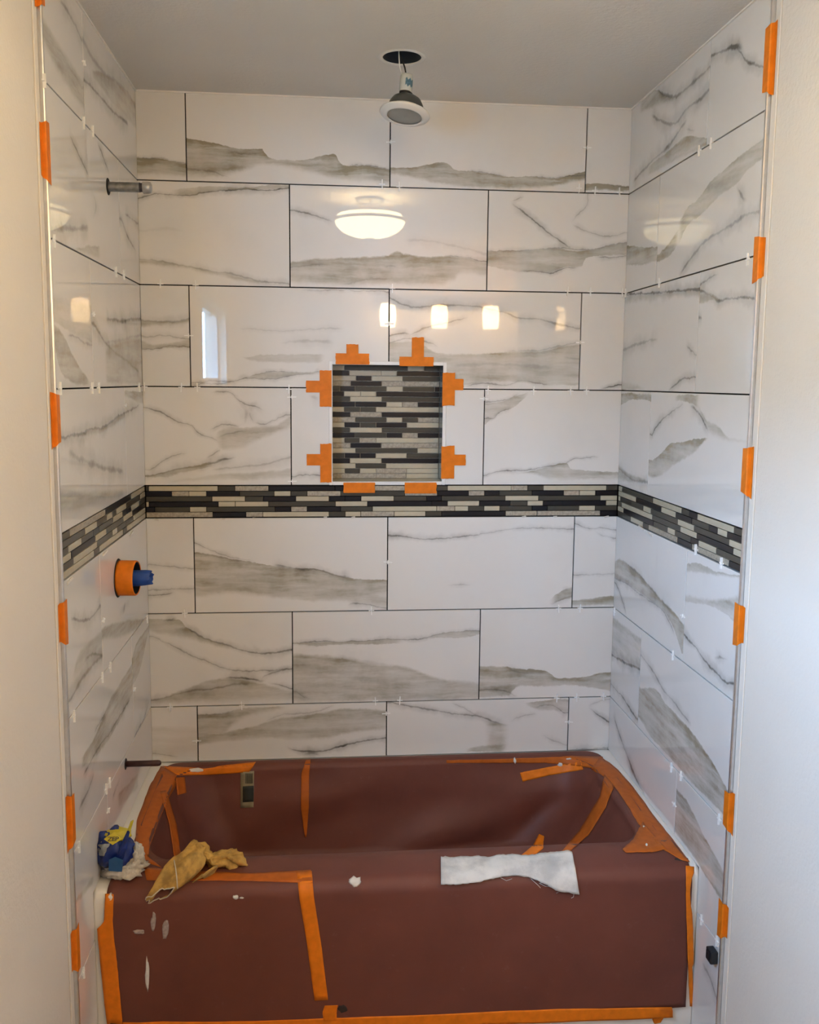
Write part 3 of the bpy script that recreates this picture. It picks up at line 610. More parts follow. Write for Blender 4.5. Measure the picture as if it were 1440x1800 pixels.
for wall, parent, yt, jo, je in (('left', wall_left, YL, -0.590, -0.255), ('right', wall_right, YR, -0.584, -0.268)):
    conv = (lambda y: y) if wall == 'left' else (lambda y: -y)
    def rows_for(z0, z1, j, low=False):
        ends = [(yt + 0.003, j), (j, -0.0)]
        for y0, y1 in ends:
            e0 = y0 - G / 2 if y0 == yt + 0.003 else y0
            e1 = 0.006 + G / 2 if y1 == 0 else y1
            a0, a1 = sorted((conv(e0), conv(e1)))
            tile(wall, parent, rect(a0, a1, z0, z1))
    for k, (z0, z1, par) in enumerate(ROWS):
        if k == 0: continue
        rows_for(z0, z1, jo if par == 'o' else je)
    # course that meets the tub: the outer tile is notched round the apron and runs further down
    g = G / 2; y0, y1, yn = yt + 0.003, jo - g, TUB_Y - 0.0008
    pts = [(y0, Z8 + g), (yn, Z8 + g), (yn, Z_T + 0.001), (y1, Z_T + 0.001), (y1, Z6 - g), (y0, Z6 - g)]
    if wall == 'right': pts = [(-y, z) for y, z in reversed(pts)]
    tile(wall, parent, pts)
    a0, a1 = sorted((conv(jo), conv(0.006 + g))); tile(wall, parent, rect(a0, a1, Z_T - g + 0.001, Z6))
    a0, a1 = sorted((conv(y0 - g), conv(yn + g))); tile(wall, parent, rect(a0, a1, ZF, Z8))

# ------------------------------------------------------------------ mosaic strips: band and niche
MC = {'B': 'black_glass', 'D': 'olive_glass', 'L': 'cream_glass', 'S': 'stone'}
_mos = {}
def mosaic(parent, wall, a0, a1, z0, z1, code, depth=0.0):
    w = round(max(a1 - a0 - 0.0016, 0.004), 3); h = round(z1 - z0 - 0.0016, 4)
    key = (w, h, code)
    if key not in _mos:
        bm = box_bm(-w / 2, w / 2, 0.0, 0.006, -h / 2, h / 2, bev=0.0007)
        me = bpy.data.meshes.new('mosaic_piece'); bm.to_mesh(me); bm.free(); me.materials.append(M[MC[code]]); _mos[key] = me
    o = bpy.data.objects.new('mosaic_piece', _mos[key]); link(o, parent)
    off = random.uniform(-0.0006, 0.0006); c = (a0 + a1) / 2; z = (z0 + z1) / 2
    if wall == 'back': o.location = (c, depth + 0.0012 + off, z)
    elif wall == 'left': o.location = (XL - 0.0012 + off, c, z); o.rotation_euler = (0, 0, math.pi / 2)
    else: o.location = (XR + 0.0012 + off, c, z); o.rotation_euler = (0, 0, -math.pi / 2)
BAND = [
 "256 D 260.8 L 383 D 413 S 472 B 589 B 612 D 655 S 712 L 767 D 787 L 899 S 928 D 955.5 L 1066.7 D 1087",
 "256 B 302 S 332 L 362.5 B 421 D 482 L 511 D 540 S 599 D 712 S 769 B 824 S 852 B 878 D 935.5 B 991.5 S 1019 L 1047.5 B 1087",
 "256 D 372.5 L 431 D 463 B 520 L 578.5 B 606.5 B 635 L 692.5 D 750 B 776.5 D 888.5 L 947 D 1056 L 1087",
 "256 L 261.5 B 383.5 L 413.5 L 472 D 590 L 646 B 759 B 787 L 843 B 897.5 D 927.5 L 955 B 1066 L 1087",
 "256 B 272 D 333.5 L 363 D 483 B 511.5 S 540 B 599 D 655 L 768 S 800 L 823.5 D 851.5 L 879 D 935.5 B 962.5 D 1018.5 L 1046.5 D 1087",
 "256 S 374 B 432.5 S 462 L 578.5 D 607 L 634.5 S 693 L 748.5 D 776.5 B 889 S 944.5 S 1055.5 B 1087"]
BAND_L = ["70 D 207 S 582 S 735 B 1118 L 1250 L 1320", "70 D 432 L 602 D 752 L 832 D 897 L 1040 D 1252 L 1320", "70 D 180 L 377 D 552 B 640 D 852 L 988 B 1050 B 1112 L 1230 D 1320",
          "70 L 225 B 583 L 742 D 1002 L 1132 B 1320", "70 D 262 L 608 D 762 D 842 L 908 D 1040 D 1152 L 1320", "70 L 562 D 648 L 992 D 1052 L 1320"]
BAND_R = ["62 L 107 D 432 L 731 D 815 B 902 L 1286 D 1395", "60 L 251 B 521 L 671 B 842 D 1022 B 1111 L 1211 B 1390", "60 L 86 B 205 D 331 L 407 D 692 L 862 D 1236 L 1385",
          "55 D 106 L 422 D 721 L 892 B 1276 L 1380", "55 L 121 B 437 D 586 L 663 D 832 B 912 L 1096 D 1202 D 1375", "60 D 196 L 326 D 386 S 686 B 842 S 1231 B 1370"]
def parse(s):
    t = s.split(); return [float(t[i]) for i in range(0, len(t), 2)], t[1::2]
rh = (ZBT - ZBB - 0.003) / 6
for i in range(6):
    z1 = ZBT - 0.0015 - i * rh; z0 = z1 - rh; zm = (z0 + z1) / 2
    u, c = parse(BAND[i])
    xs = [on(q, 856 + i * 9.3, 1, 0.0).x for q in u]; xs[0], xs[-1] = XL + 0.0005, XR - 0.0005
    for k, code in enumerate(c): mosaic(wall_back, 'back', xs[k], xs[k + 1], z0, z1, code)
    for wall, par, x, yt, tab, ox, s in (('left', wall_left, XL, YL, BAND_L, 100, 8.47), ('right', wall_right, XR, YR, BAND_R, 1075, 6.0)):
        u, c = parse(tab[i]); ys = [y_at(ox + q / s, x, zm) for q in u]
        if wall == 'left': ys[0], ys[-1] = yt + 0.003, -0.002
        else: ys[0], ys[-1] = -0.002, yt + 0.003
        for k, code in enumerate(c):
            a, b = sorted((ys[k], ys[k + 1]))
            mosaic(par, wall, a, b, z0, z1, code)
NICHE = ["388 L 469 D 890 L 1000 D 1105", "388 B 501 L 713 L 817 B 1105", "388 L 546 B 649 L 857 D 1105", "388 S 509 B 717 S 1105", "388 D 439 B 540 D 749 L 858 D 1072 B 1105",
         "388 B 466 L 576 L 679 B 1105", "388 D 506 L 716 D 1105", "388 B 540 B 749 L 856 S 960 B 1105", "388 L 466 D 574 D 679 L 1105", "388 B 508 S 716 B 1105", "388 S 541 D 750 L 856 D 963 S 1105",
         "388 L 468 B 573 D 680 B 888 L 1105", "388 D 506 L 719 D 1105", "388 B 539 D 750 B 856 S 961 B 1105", "388 L 468 D 571 S 681 L 1105", "388 S 508 B 716 S 1105", "388 L 543 D 961 L 1105",
         "388 D 470 B 574 B 679 L 888 D 1105", "388 B 506 L 718 B 1105", "388 L 543 D 749 L 1105", "388 L 471 D 573 L 681 S 888 L 1105", "388 S 681 S 886 L 1105"]
NB = 0.0885
nh = (NZ1 - NZ0) / 22
for i, row in enumerate(NICHE):
    u, c = parse(row); z1 = NZ1 - i * nh; z0 = z1 - nh
    xs = [NX0 + (q - 388) / (1105 - 388) * (NX1 - NX0) for q in u]
    for k, code in enumerate(c): mosaic(wall_back, 'back', xs[k], xs[k + 1], z0, z1, code, NB)
boxes('grout_bed', [(NX0, NX1, NB + 0.005, ND + 0.008, NZ0, NZ1)], M['stone'], wall_back)
for b in ((NX0 - 0.004, NX0, 0.002, ND, NZ0, NZ1), (NX1, NX1 + 0.004, 0.002, ND, NZ0, NZ1), (NX0 - 0.004, NX1 + 0.004, 0.002, ND, NZ1, NZ1 + 0.004), (NX0 - 0.004, NX1 + 0.004, 0.002, ND, NZ0 - 0.004, NZ0)):
    boxes('niche_side', [b], M['niche_side'] if b[4] > 1.31 or b[5] > 1.4 else M['cream_glass'], wall_back)
fr = empty('trim_6', ((NX0 + NX1) / 2, 0, NZ0)); tag(fr, kind='structure')
fw = 0.0110
for b in ((NX0 - fw, NX0, -0.0025, 0.004, NZ0 - fw, NZ1 + fw), (NX1, NX1 + fw, -0.0025, 0.004, NZ0 - fw, NZ1 + fw), (NX0, NX1, -0.0025, 0.004, NZ1, NZ1 + fw), (NX0, NX1, -0.0025, 0.004, NZ0 - fw, NZ0)):
    o = boxes('niche_profile', [b], M['alu_white'], fr, bev=0.0012); o.data.transform(Matrix.Translation(-fr.location))

# ------------------------------------------------------------------ bathtub
def rrect(x0, x1, y0, y1, r, z, n=10, m=14):
    """rounded rectangle ring, fixed vertex count, counter-clockwise from the front-left corner"""
    out = []
    cs = [(x0 + r, y0 + r, math.pi), (x1 - r, y0 + r, 1.5 * math.pi), (x1 - r, y1 - r, 0.0), (x0 + r, y1 - r, 0.5 * math.pi)]
    for i, (cx, cy, a) in enumerate(cs):
        arc = [Vector((cx + r * math.cos(a + 0.5 * math.pi * k / n), cy + r * math.sin(a + 0.5 * math.pi * k / n), z)) for k in range(n + 1)]
        nx = cs[(i + 1) % 4]; nxt = Vector((nx[0] + r * math.cos(nx[2]), nx[1] + r * math.sin(nx[2]), z))
        out += arc
        for k in range(1, m): out.append(arc[-1].lerp(nxt, k / m))
    return out
def loft(rings):
    v = [p for r in rings for p in r]; n = len(rings[0]); f = []
    for k in range(len(rings) - 1):
        for i in range(n):
            j = (i + 1) % n; f.append((k * n + i, k * n + j, (k + 1) * n + j, (k + 1) * n + i))
    return v, f
def fix(o):
    bm = bmesh.new(); bm.from_mesh(o.data); bmesh.ops.recalc_face_normals(bm, faces=bm.faces); bm.to_mesh(o.data); bm.free(); return o
TX0, TX1, TY0, TY1 = XL - 0.008, XR + 0.008, TUB_Y, 0.008
IX0, IX1, IY0, IY1 = XL + 0.0865, XR - 0.0865, -0.625, -0.045
def basin(d, extra=0.0):          # ring of the basin at depth fraction d (0 rim, 1 bottom), drawn in by extra
    e = extra
    k = d ** 1.4
    return rrect(IX0 + e + 0.13 * k, IX1 - e - 0.20 * k, IY0 + e + 0.06 * k, IY1 - e - 0.05 * k, 0.11, Z_T - 0.01 - 0.29 * d)
rings = [rrect(TX0, TX1, TY0, TY1, 0.012, ZF), rrect(TX0, TX1, TY0, TY1, 0.012, Z_T - 0.022), rrect(TX0 + 0.001, TX1 - 0.001, TY0 + 0.004, TY1, 0.014, Z_T - 0.008),
         rrect(TX0 + 0.003, TX1 - 0.003, TY0 + 0.014, TY1, 0.018, Z_T - 0.001), rrect(TX0 + 0.006, TX1 - 0.006, TY0 + 0.024, TY1, 0.024, Z_T),
         rrect(IX0 - 0.012, IX1 + 0.012, IY0 - 0.012, IY1 + 0.012, 0.115, Z_T), rrect(IX0 - 0.003, IX1 + 0.003, IY0 - 0.003, IY1 + 0.003, 0.11, Z_T - 0.003)]
rings += [basin(d) for d in (0.0, 0.15, 0.35, 0.6, 0.85, 0.97)]
bot = basin(1.0); cxm = Vector(((IX0 + IX1) / 2, (IY0 + IY1) / 2, bot[0].z))
rings += [[p.lerp(cxm, t) for p in bot] for t in (0.08, 0.3, 0.7, 0.98)]
v, f = loft(rings)
tub = fix(mesh_obj('bathtub', v, f, M['tub'], None, True))
tag(tub, 'white bathtub with a straight apron set between the tiled walls', 'bathtub')

# ---- brown paper that covers it
paper = empty('masking_paper', ((TX0 + TX1) / 2, TUB_Y, 0.0))
tag(paper, 'reddish brown masking paper lining the tub and covering its apron', 'paper')
PM = Matrix.Translation(-paper.location)
def nz(x, y, z, s): return noise.noise(Vector((x * s, y * s, z * s)))
def lining():
    e = 0.004
    R = [rrect(XL + 0.0465, XR - 0.0415, -0.660, -0.014, 0.05, Z_T + 0.0035), rrect(IX0 - 0.02, IX1 + 0.02, IY0 - 0.018, IY1 + 0.016, 0.10, Z_T + 0.0035), rrect(IX0 + 0.002, IX1 - 0.002, IY0 + 0.002, IY1 - 0.002, 0.11, Z_T + 0.0005)]
    ds = [0.02, 0.07, 0.13, 0.2, 0.28, 0.36, 0.45, 0.55, 0.65, 0.75, 0.85, 0.93]
    cen = Vector(((IX0 + IX1) / 2, (IY0 + IY1) / 2, 0))
    for d in ds:
        ring = []
        for p in basin(d, e):
            inw = (cen - Vector((p.x * 0.3 + cen.x * 0.7, p.y, 0)))
            inw.z = 0; inw.normalize()
            # hanging folds: broad diagonal swags on the long back side, creases elsewhere
            s = p.x * 1.0 + (Z_T - p.z) * 2.3
            amp = 0.022 * min(1, d * 3.0) * (1.0 if p.y > -0.3 else 0.35)
            fold = math.sin(s * 9.0 + 1.2) * 0.6 + math.sin(s * 17.0 + 0.4 + 3 * nz(p.x, p.z, 0, 3)) * 0.4
            fold *= 0.35 + 0.65 * max(0.0, min(1.0, (p.x + 0.25) / 0.5))
            off = amp * (0.6 + fold) + 0.004 * nz(p.x, p.y, p.z, 14)
            ring.append(p + inw * max(off, 0.0) + Vector((0, 0, 0.003 * nz(p.x, p.y, p.z, 9))))
        R.append(ring)
    last = R[-1]; c2 = Vector((cen.x, cen.y, last[0].z - 0.012))
    for t in (0.1, 0.3, 0.6, 0.98): R.append([Vector((q.x, q.y, q.z + 0.012 * abs(nz(q.x, q.y, 3.0, 7)))) for q in (p.lerp(c2, t) for p in last)])
    return loft(R)
v, f = lining()
o = fix(mesh_obj('tub_lining', v, f, M['paper'], paper, True)); o.data.transform(PM)
def sheet(profile, x0, x1, nx, fn):
    prof = [Vector(p) for p in profile]; L = [0]
    for a, b in zip(prof, prof[1:]): L.append(L[-1] + (b - a).length)
    v, f = [], []
    for k, p in enumerate(prof):
        for i in range(nx + 1):
            x = x0 + (x1 - x0) * i / nx; v.append(fn(x, p, L[k]))
    for k in range(len(prof) - 1):
        for i in range(nx): f.append((k * (nx + 1) + i, k * (nx + 1) + i + 1, (k + 1) * (nx + 1) + i + 1, (k + 1) * (nx + 1) + i))
    return v, f
prof = [(0, -0.607, Z_T - 0.012), (0, -0.614, Z_T + 0.001), (0, -0.622, Z_T + 0.0055), (0, -0.65, Z_T + 0.007), (0, -0.68, Z_T + 0.007), (0, -0.705, Z_T + 0.006), (0, -0.722, Z_T + 0.0045)]
for k in range(1, 9):
    a = math.pi / 2 * k / 8; prof.append((0, -0.722 - 0.036 * math.sin(a), Z_T + 0.0045 - 0.036 * (1 - math.cos(a))))
zz = prof[-1][2]
for k in range(1, 24): prof.append((0, -0.758, zz - (zz - 0.012) * k / 23))
def apron_fn(x, p, l):
    t = max(0.0, min(1.0, (l - 0.1) / 0.1))
    b = 0.0035 * t * (nz(x, 0, p.z, 5) + 0.6) + 0.0016 * t * nz(x, 0, p.z, 13)
    c = 0.0012 * nz(x, p.y, 0, 8)
    edge = 0.003 * nz(0.0, 0.0, p.z * 3, 9) if abs(x) > 0.6 else 0.0
    return Vector((x + edge, p.y - max(b, 0.0), p.z + (1 - t) * (c + 0.0006)))
v, f = sheet(prof, -0.648, 0.811, 110, apron_fn)
o = mesh_obj('apron_sheet', v, f, M['paper'], paper, True)
o.modifiers.new('thickness', 'SOLIDIFY').thickness = 0.0005
o.data.transform(PM)

# one surface to lay tape, rag and mortar on
def surface(objs):
    vs_, fs = [], []
    for o in objs:
        b = len(vs_); mw = Matrix.Translation(o.parent.location) if o.parent else Matrix()
        vs_ += [mw @ q.co for q in o.data.vertices]; fs += [tuple(b + i for i in p.vertices) for p in o.data.polygons]
    return BVHTree.FromPolygons(vs_, fs)
SURF = surface([tub] + list(paper.children))
def hit(u, v):
    d = ray(u, v).normalized(); loc, nrm, i, _ = SURF.ray_cast(CAM, d)
    if loc is None: return None, None
    if nrm.dot(d) > 0: nrm = -nrm
    return loc, nrm
def resample(pts, n):
    pts = [Vector((a, b, 0)) for a, b in pts]; L = [0]
    for a, b in zip(pts, pts[1:]): L.append(L[-1] + (b - a).length)
    out = []
    for k in range(n):
        t = L[-1] * k / (n - 1); i = 0
        while i < len(L) - 2 and L[i + 1] < t: i += 1
        out.append(pts[i].lerp(pts[i + 1], (t - L[i]) / max(L[i + 1] - L[i], 1e-9)))
    return out
def laid(name, e1, e2, mat, lift=0.0012, thick=0.0006, n=26, m=5, parent=None, rough=0.0, wob=0.0, flat=False):
    """a thin sheet lying on the tub / paper, between two measured edges"""
    A, B = resample(e1, n), resample(e2, n); top, bot = [], []
    for i in range(n):
        for j in range(m + 1):
            q = A[i].lerp(B[i], j / m)
            if rough and j in (0, m): q = q + Vector((rough * noise.noise(Vector((i * 1.7, j * 5.0, len(name)))), rough * noise.noise(Vector((i * 1.3, j * 3.0, 9.0))), 0))
            loc, nrm = hit(q.x, q.y)
            if loc is None: loc, nrm = (top[-1] - Vector((0, 0, lift)), Vector((0, 0, 1))) if top else (on(q.x, q.y, 2, Z_T), Vector((0, 0, 1)))
            w = wob * (0.5 + noise.noise(loc * 30)) if wob else 0.0
            top.append(loc + nrm * (lift + thick + max(w, 0))); bot.append(loc + nrm * lift)
    if flat:
        for i in range(n):
            row = range(i * (m + 1), (i + 1) * (m + 1)); y0 = min(top[k].y for k in row)
            for k in row: top[k].y = y0; bot[k].y = y0 + thick
    v = top + bot; N = len(top); f = []
    W = m + 1
    idx = lambda i, j: i * W + j
    for i in range(n - 1):
        for j in range(m):
            f.append((idx(i, j), idx(i, j + 1), idx(i + 1, j + 1), idx(i + 1, j)))
            f.append((N + idx(i, j), N + idx(i + 1, j), N + idx(i + 1, j + 1), N + idx(i, j + 1)))
    for i in range(n - 1):
        f.append((idx(i, 0), idx(i + 1, 0), N + idx(i + 1, 0), N + idx(i, 0))); f.append((idx(i, m), N + idx(i, m), N + idx(i + 1, m), idx(i + 1, m)))
    for j in range(m):
        f.append((idx(0, j), N + idx(0, j), N + idx(0, j + 1), idx(0, j + 1))); f.append((idx(n - 1, j), idx(n - 1, j + 1), N + idx(n - 1, j + 1), N + idx(n - 1, j)))
    c = sum(bot, Vector()) / N
    o = mesh_obj(name, [p - c for p in v], f, mat, parent, True, loc=c)
    return fix(o)
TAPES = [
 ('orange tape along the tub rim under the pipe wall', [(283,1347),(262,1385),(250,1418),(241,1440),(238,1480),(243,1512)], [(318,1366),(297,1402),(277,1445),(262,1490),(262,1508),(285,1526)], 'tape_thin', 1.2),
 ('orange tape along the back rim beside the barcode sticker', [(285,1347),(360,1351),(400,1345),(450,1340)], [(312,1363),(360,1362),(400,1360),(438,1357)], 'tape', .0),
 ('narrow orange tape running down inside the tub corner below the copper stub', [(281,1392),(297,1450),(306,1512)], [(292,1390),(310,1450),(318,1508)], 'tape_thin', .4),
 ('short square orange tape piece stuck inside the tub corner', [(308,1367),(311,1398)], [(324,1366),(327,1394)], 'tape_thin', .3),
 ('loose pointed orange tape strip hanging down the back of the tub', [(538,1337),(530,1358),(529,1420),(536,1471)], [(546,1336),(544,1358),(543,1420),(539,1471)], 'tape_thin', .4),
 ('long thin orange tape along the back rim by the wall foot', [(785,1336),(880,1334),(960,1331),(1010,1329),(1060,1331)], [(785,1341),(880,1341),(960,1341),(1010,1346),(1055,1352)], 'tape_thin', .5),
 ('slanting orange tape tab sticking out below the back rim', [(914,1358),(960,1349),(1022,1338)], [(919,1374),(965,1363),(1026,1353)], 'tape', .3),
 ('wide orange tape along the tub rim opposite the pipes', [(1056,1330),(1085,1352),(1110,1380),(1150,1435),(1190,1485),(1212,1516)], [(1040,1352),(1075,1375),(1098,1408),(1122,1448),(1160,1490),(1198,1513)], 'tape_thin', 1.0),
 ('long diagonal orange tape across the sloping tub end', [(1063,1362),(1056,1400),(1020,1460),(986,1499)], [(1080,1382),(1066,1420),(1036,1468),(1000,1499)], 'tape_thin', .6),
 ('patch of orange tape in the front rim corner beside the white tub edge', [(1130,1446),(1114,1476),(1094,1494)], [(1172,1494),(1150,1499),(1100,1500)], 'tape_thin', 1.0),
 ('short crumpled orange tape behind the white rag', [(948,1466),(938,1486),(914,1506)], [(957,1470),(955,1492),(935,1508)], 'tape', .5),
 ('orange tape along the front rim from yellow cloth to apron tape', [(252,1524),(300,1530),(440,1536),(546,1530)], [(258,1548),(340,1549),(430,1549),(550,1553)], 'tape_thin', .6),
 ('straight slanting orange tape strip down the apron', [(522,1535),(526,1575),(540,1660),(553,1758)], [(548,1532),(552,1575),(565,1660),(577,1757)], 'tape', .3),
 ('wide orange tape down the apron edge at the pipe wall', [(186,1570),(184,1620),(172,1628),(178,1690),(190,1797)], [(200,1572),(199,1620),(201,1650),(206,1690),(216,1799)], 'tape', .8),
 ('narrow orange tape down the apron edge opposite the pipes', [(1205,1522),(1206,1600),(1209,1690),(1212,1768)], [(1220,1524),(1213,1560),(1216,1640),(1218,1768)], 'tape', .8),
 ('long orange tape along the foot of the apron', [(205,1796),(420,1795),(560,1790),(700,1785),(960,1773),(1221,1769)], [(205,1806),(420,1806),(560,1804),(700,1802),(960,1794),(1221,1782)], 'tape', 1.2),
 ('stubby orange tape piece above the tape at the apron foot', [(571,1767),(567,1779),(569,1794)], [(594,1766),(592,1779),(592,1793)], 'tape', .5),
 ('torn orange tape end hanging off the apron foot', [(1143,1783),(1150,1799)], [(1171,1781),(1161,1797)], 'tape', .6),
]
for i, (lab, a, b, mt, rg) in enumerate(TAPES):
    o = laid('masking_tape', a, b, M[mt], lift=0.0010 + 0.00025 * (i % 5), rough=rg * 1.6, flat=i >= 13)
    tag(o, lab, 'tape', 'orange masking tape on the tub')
# white mortar marks
def splat(u, v, ru, rv, mat, seed, h=0.002, name='mortar_dab', n=14, ang=0.0, parent=None):
    rim, c = [], hit(u, v)
    ca, sa = math.cos(ang), math.sin(ang)
    loc, nrm = c
    top = [loc + nrm * (0.0014 + h)]; low = []
    for i in range(n):
        a = 2 * math.pi * i / n; k = 1 + 0.45 * noise.noise(Vector((math.cos(a) * 1.8, math.sin(a) * 1.8, seed * 3.3)))
        du, dv = ru * k * math.cos(a), rv * k * math.sin(a)
        p, q = hit(u + du * ca - dv * sa, v + du * sa + dv * ca)
        if p is None: p, q = loc, nrm
        pm, qm = hit(u + 0.7 * (du * ca - dv * sa), v + 0.7 * (du * sa + dv * ca))
        if pm is None: pm, qm = loc, nrm
        low.append(p + q * 0.0003); top.append(pm + qm * (0.0014 + h * 0.8))
    V_ = top + low; f = []
    for i in range(n):
        j = (i + 1) % n; f.append((0, 1 + i, 1 + j)); f.append((1 + i, 1 + n + i, 1 + n + j, 1 + j))
    f.append(tuple(reversed(range(1 + n, 1 + 2 * n))))
    return fix(mesh_obj(name, [p - loc for p in V_], f, mat, parent, True, loc=loc))
for i, (u, v_, a, b, mt, ang, lab) in enumerate([
    (625, 1550, 12, 9, 'mortar', 0, 'largest white mortar splash on the front rim'),
    (414, 1577, 6, 4, 'mortar', .3, 'small white mortar dab below the yellow cloth'),
    (425, 1578, 4, 1.6, 'mortar', -.5, 'tiny mortar crumb beside the dab below the yellow cloth'),
    (259, 1714, 4, 28, 'mortar', -.04, 'long thin white mortar streak on the apron'),
    (244, 1638, 11, 4, 'smear', .6, 'pale finger smear on the apron beside the orange edge tape'),
    (270, 1621, 5, 17, 'smear', -.3, 'tallest pale finger smear on the apron'),
    (291, 1634, 6, 18, 'smear', -.6, 'slanted pale finger smear on the apron below the yellow cloth'),
    (905, 1337, 3, 5, 'mortar', -.4, 'small oval mortar dab on the back rim tape'),
    (985, 1344, 5, 4, 'mortar', .2, 'mortar dab on the back rim beside the slanting tape tab'),
    (1000, 1334, 5, 2, 'mortar', .2, 'thin mortar fleck on the back rim tape near the white corner'),
    (345, 1354, 14, 4, 'mortar', -.15, 'flat mortar smear on the back rim next to the copper stub'),
    (1137, 1486, 3, 3, 'mortar', 0, 'round mortar drop on the taped front rim corner'),
    (1132, 1454, 2.2, 2.2, 'mortar', 0, 'tiny mortar drop on the rim tape opposite the pipes'),
    (194, 1577, 5, 8, 'mortar', .5, 'mortar lump on the top of the apron edge tape'),
    (602, 1773, 9, 7, 'tear', -.6, 'dark torn spot at the apron foot'),
    (1198, 1510, 13, 4, 'tear', .5, 'dark smudge on the rim end by the white tub edge')]):
    tag(splat(u, v_, a, b, M[mt], i, 0.0004 if mt != 'mortar' else 0.002), lab, 'mark' if mt != 'mortar' else 'mortar')
# barcode sticker
st = empty('barcode_sticker', hit(434, 1388)[0]); tag(st, 'tan barcode sticker on the brown paper inside the tub', 'sticker')
def onto(o):
    o.parent = st; o.location = o.location - st.location; return o
onto(laid('sticker_paper', [(423, 1357), (423, 1420)], [(447, 1355), (446, 1419)], M['sticker'], lift=0.0012, n=12, m=3))
onto(laid('barcode_panel', [(427, 1382), (427, 1410)], [(446, 1381), (446, 1409)], M['sticker_ink'], lift=0.0022, n=6, m=2))
for k in range(6):
    onto(laid('barcode_line', [(432 + 2.2 * k, 1359), (432 + 2.2 * k, 1377)], [(433.2 + 2.2 * k, 1359), (433.2 + 2.2 * k, 1377)], M['sticker_ink'], lift=0.0022, n=4, m=1))

# ---- white rag over the front rim
rag = empty('rag', hit(890, 1525)[0]); tag(rag, 'frayed white terry rag lying across the front rim', 'rag')
def under(o, e):
    o.parent = e; o.location = o.location - e.location; return o
under(laid('cloth', [(775,1514),(830,1512),(880,1510),(940,1506),(1000,1502),(1006,1504)], [(775,1555),(805,1555),(840,1551),(880,1542),(905,1540),(930,1543),(955,1552),(980,1563),(1017,1569)], M['white_cloth'], lift=0.001, thick=0.006, n=60, m=14, rough=1.6, wob=0.006), rag)
for k, pts in enumerate([[(948,1552),(958,1557),(975,1558)], [(932,1544),(945,1555),(950,1560)], [(978,1562),(985,1566),(978,1569)], [(1009,1568),(1008,1576),(1004,1578)], [(880,1543),(890,1548),(900,1545)]]):
    under(tube('loose_thread', [hit(u, v_)[0] + hit(u, v_)[1] * 0.002 - rag.location * 0 for u, v_ in pts], 0.0007, M['white_cloth'], None, 5), rag)

# ---- yellow cloth
yc = empty('work_cloth', hit(330, 1545)[0]); tag(yc, 'crumpled mustard yellow cloth with an open pale edged cuff on the rim', 'cloth')
def cloth_tube(name, sections, mat, n=40, sub=8, seed=0, ruffle=0.2, parent=yc):
    """sections: (centre, half-width vector, half-height vector)"""
    secs = [(Vector(a), Vector(b), Vector(c)) for a, b, c in sections]; rings = []
    for i in range(len(secs) - 1):
        for k in range(sub + (1 if i == len(secs) - 2 else 0)):
            t = k / sub
            p0, p1, p2, p3 = secs[max(i - 1, 0)], secs[i], secs[i + 1], secs[min(i + 2, len(secs) - 1)]
            def cr(j): return 0.5 * (2 * p1[j] + (p2[j] - p0[j]) * t + (2 * p0[j] - 5 * p1[j] + 4 * p2[j] - p3[j]) * t * t + (3 * p1[j] - p0[j] - 3 * p2[j] + p3[j]) * t ** 3)
            c, w, h = cr(0), cr(1), cr(2); ring = []
            for q in range(n):
                a = 2 * math.pi * q / n
                r = 1 + ruffle * (math.sin(5 * a + 2.0 * (i + t) + seed) * 0.5 + noise.noise(Vector((math.cos(a) * 1.6, math.sin(a) * 1.6, (i + t) * 0.9 + seed * 7))))
                ring.append(c + w * (r * math.cos(a)) + h * (r * math.sin(a)))
            rings.append(ring)
    v, f = loft(rings)
    for p in v:
        d = noise.noise(p * 42) * 0.006 + noise.noise(p * 95) * 0.0036 - abs(noise.noise(p * 60 + Vector((5, 1, 2)))) * 0.007
        p += Vector((d, d * 0.5, d))
    o = fix(mesh_obj(name, [p - yc.location for p in v], f, mat, parent, True))
    s = o.modifiers.new('thickness', 'SOLIDIFY'); s.thickness = 0.0022; s.offset = -1
    return o, rings[0], rings[-1]
def yp(u, v_, dy=0.0, dz=0.0, y=-0.70): 
    p = on(u, v_, 1, y); return p + Vector((0, dy, dz))
# cuff: open mouth hanging over the front edge
c0 = yp(283, 1571, y=-0.765); c1 = yp(305, 1552, y=-0.745); c2 = yp(322, 1526, y=-0.715); c3 = yp(338, 1502, y=-0.68); c4 = yp(352, 1490, y=-0.655)
o, mouth, _ = cloth_tube('cuff', [(c0, (0.030, 0.0, 0.0135), (-0.006, -0.008, 0.013)), (c1, (0.043, 0.0, 0.024), (-0.014, -0.022, 0.027)), (c2, (0.040, 0, 0.022), (-0.020, -0.014, 0.028)), (c3, (0.030, 0.0, 0.010), (-0.012, -0.01, 0.020)), (c4, (0.012, 0.0, 0.003), (-0.004, -0.003, 0.008))], M['yellow_cloth'], seed=1)
tube('hem', [p - yc.location for p in mouth + mouth[:1]], 0.0016, M['hem'], o, 6, False)
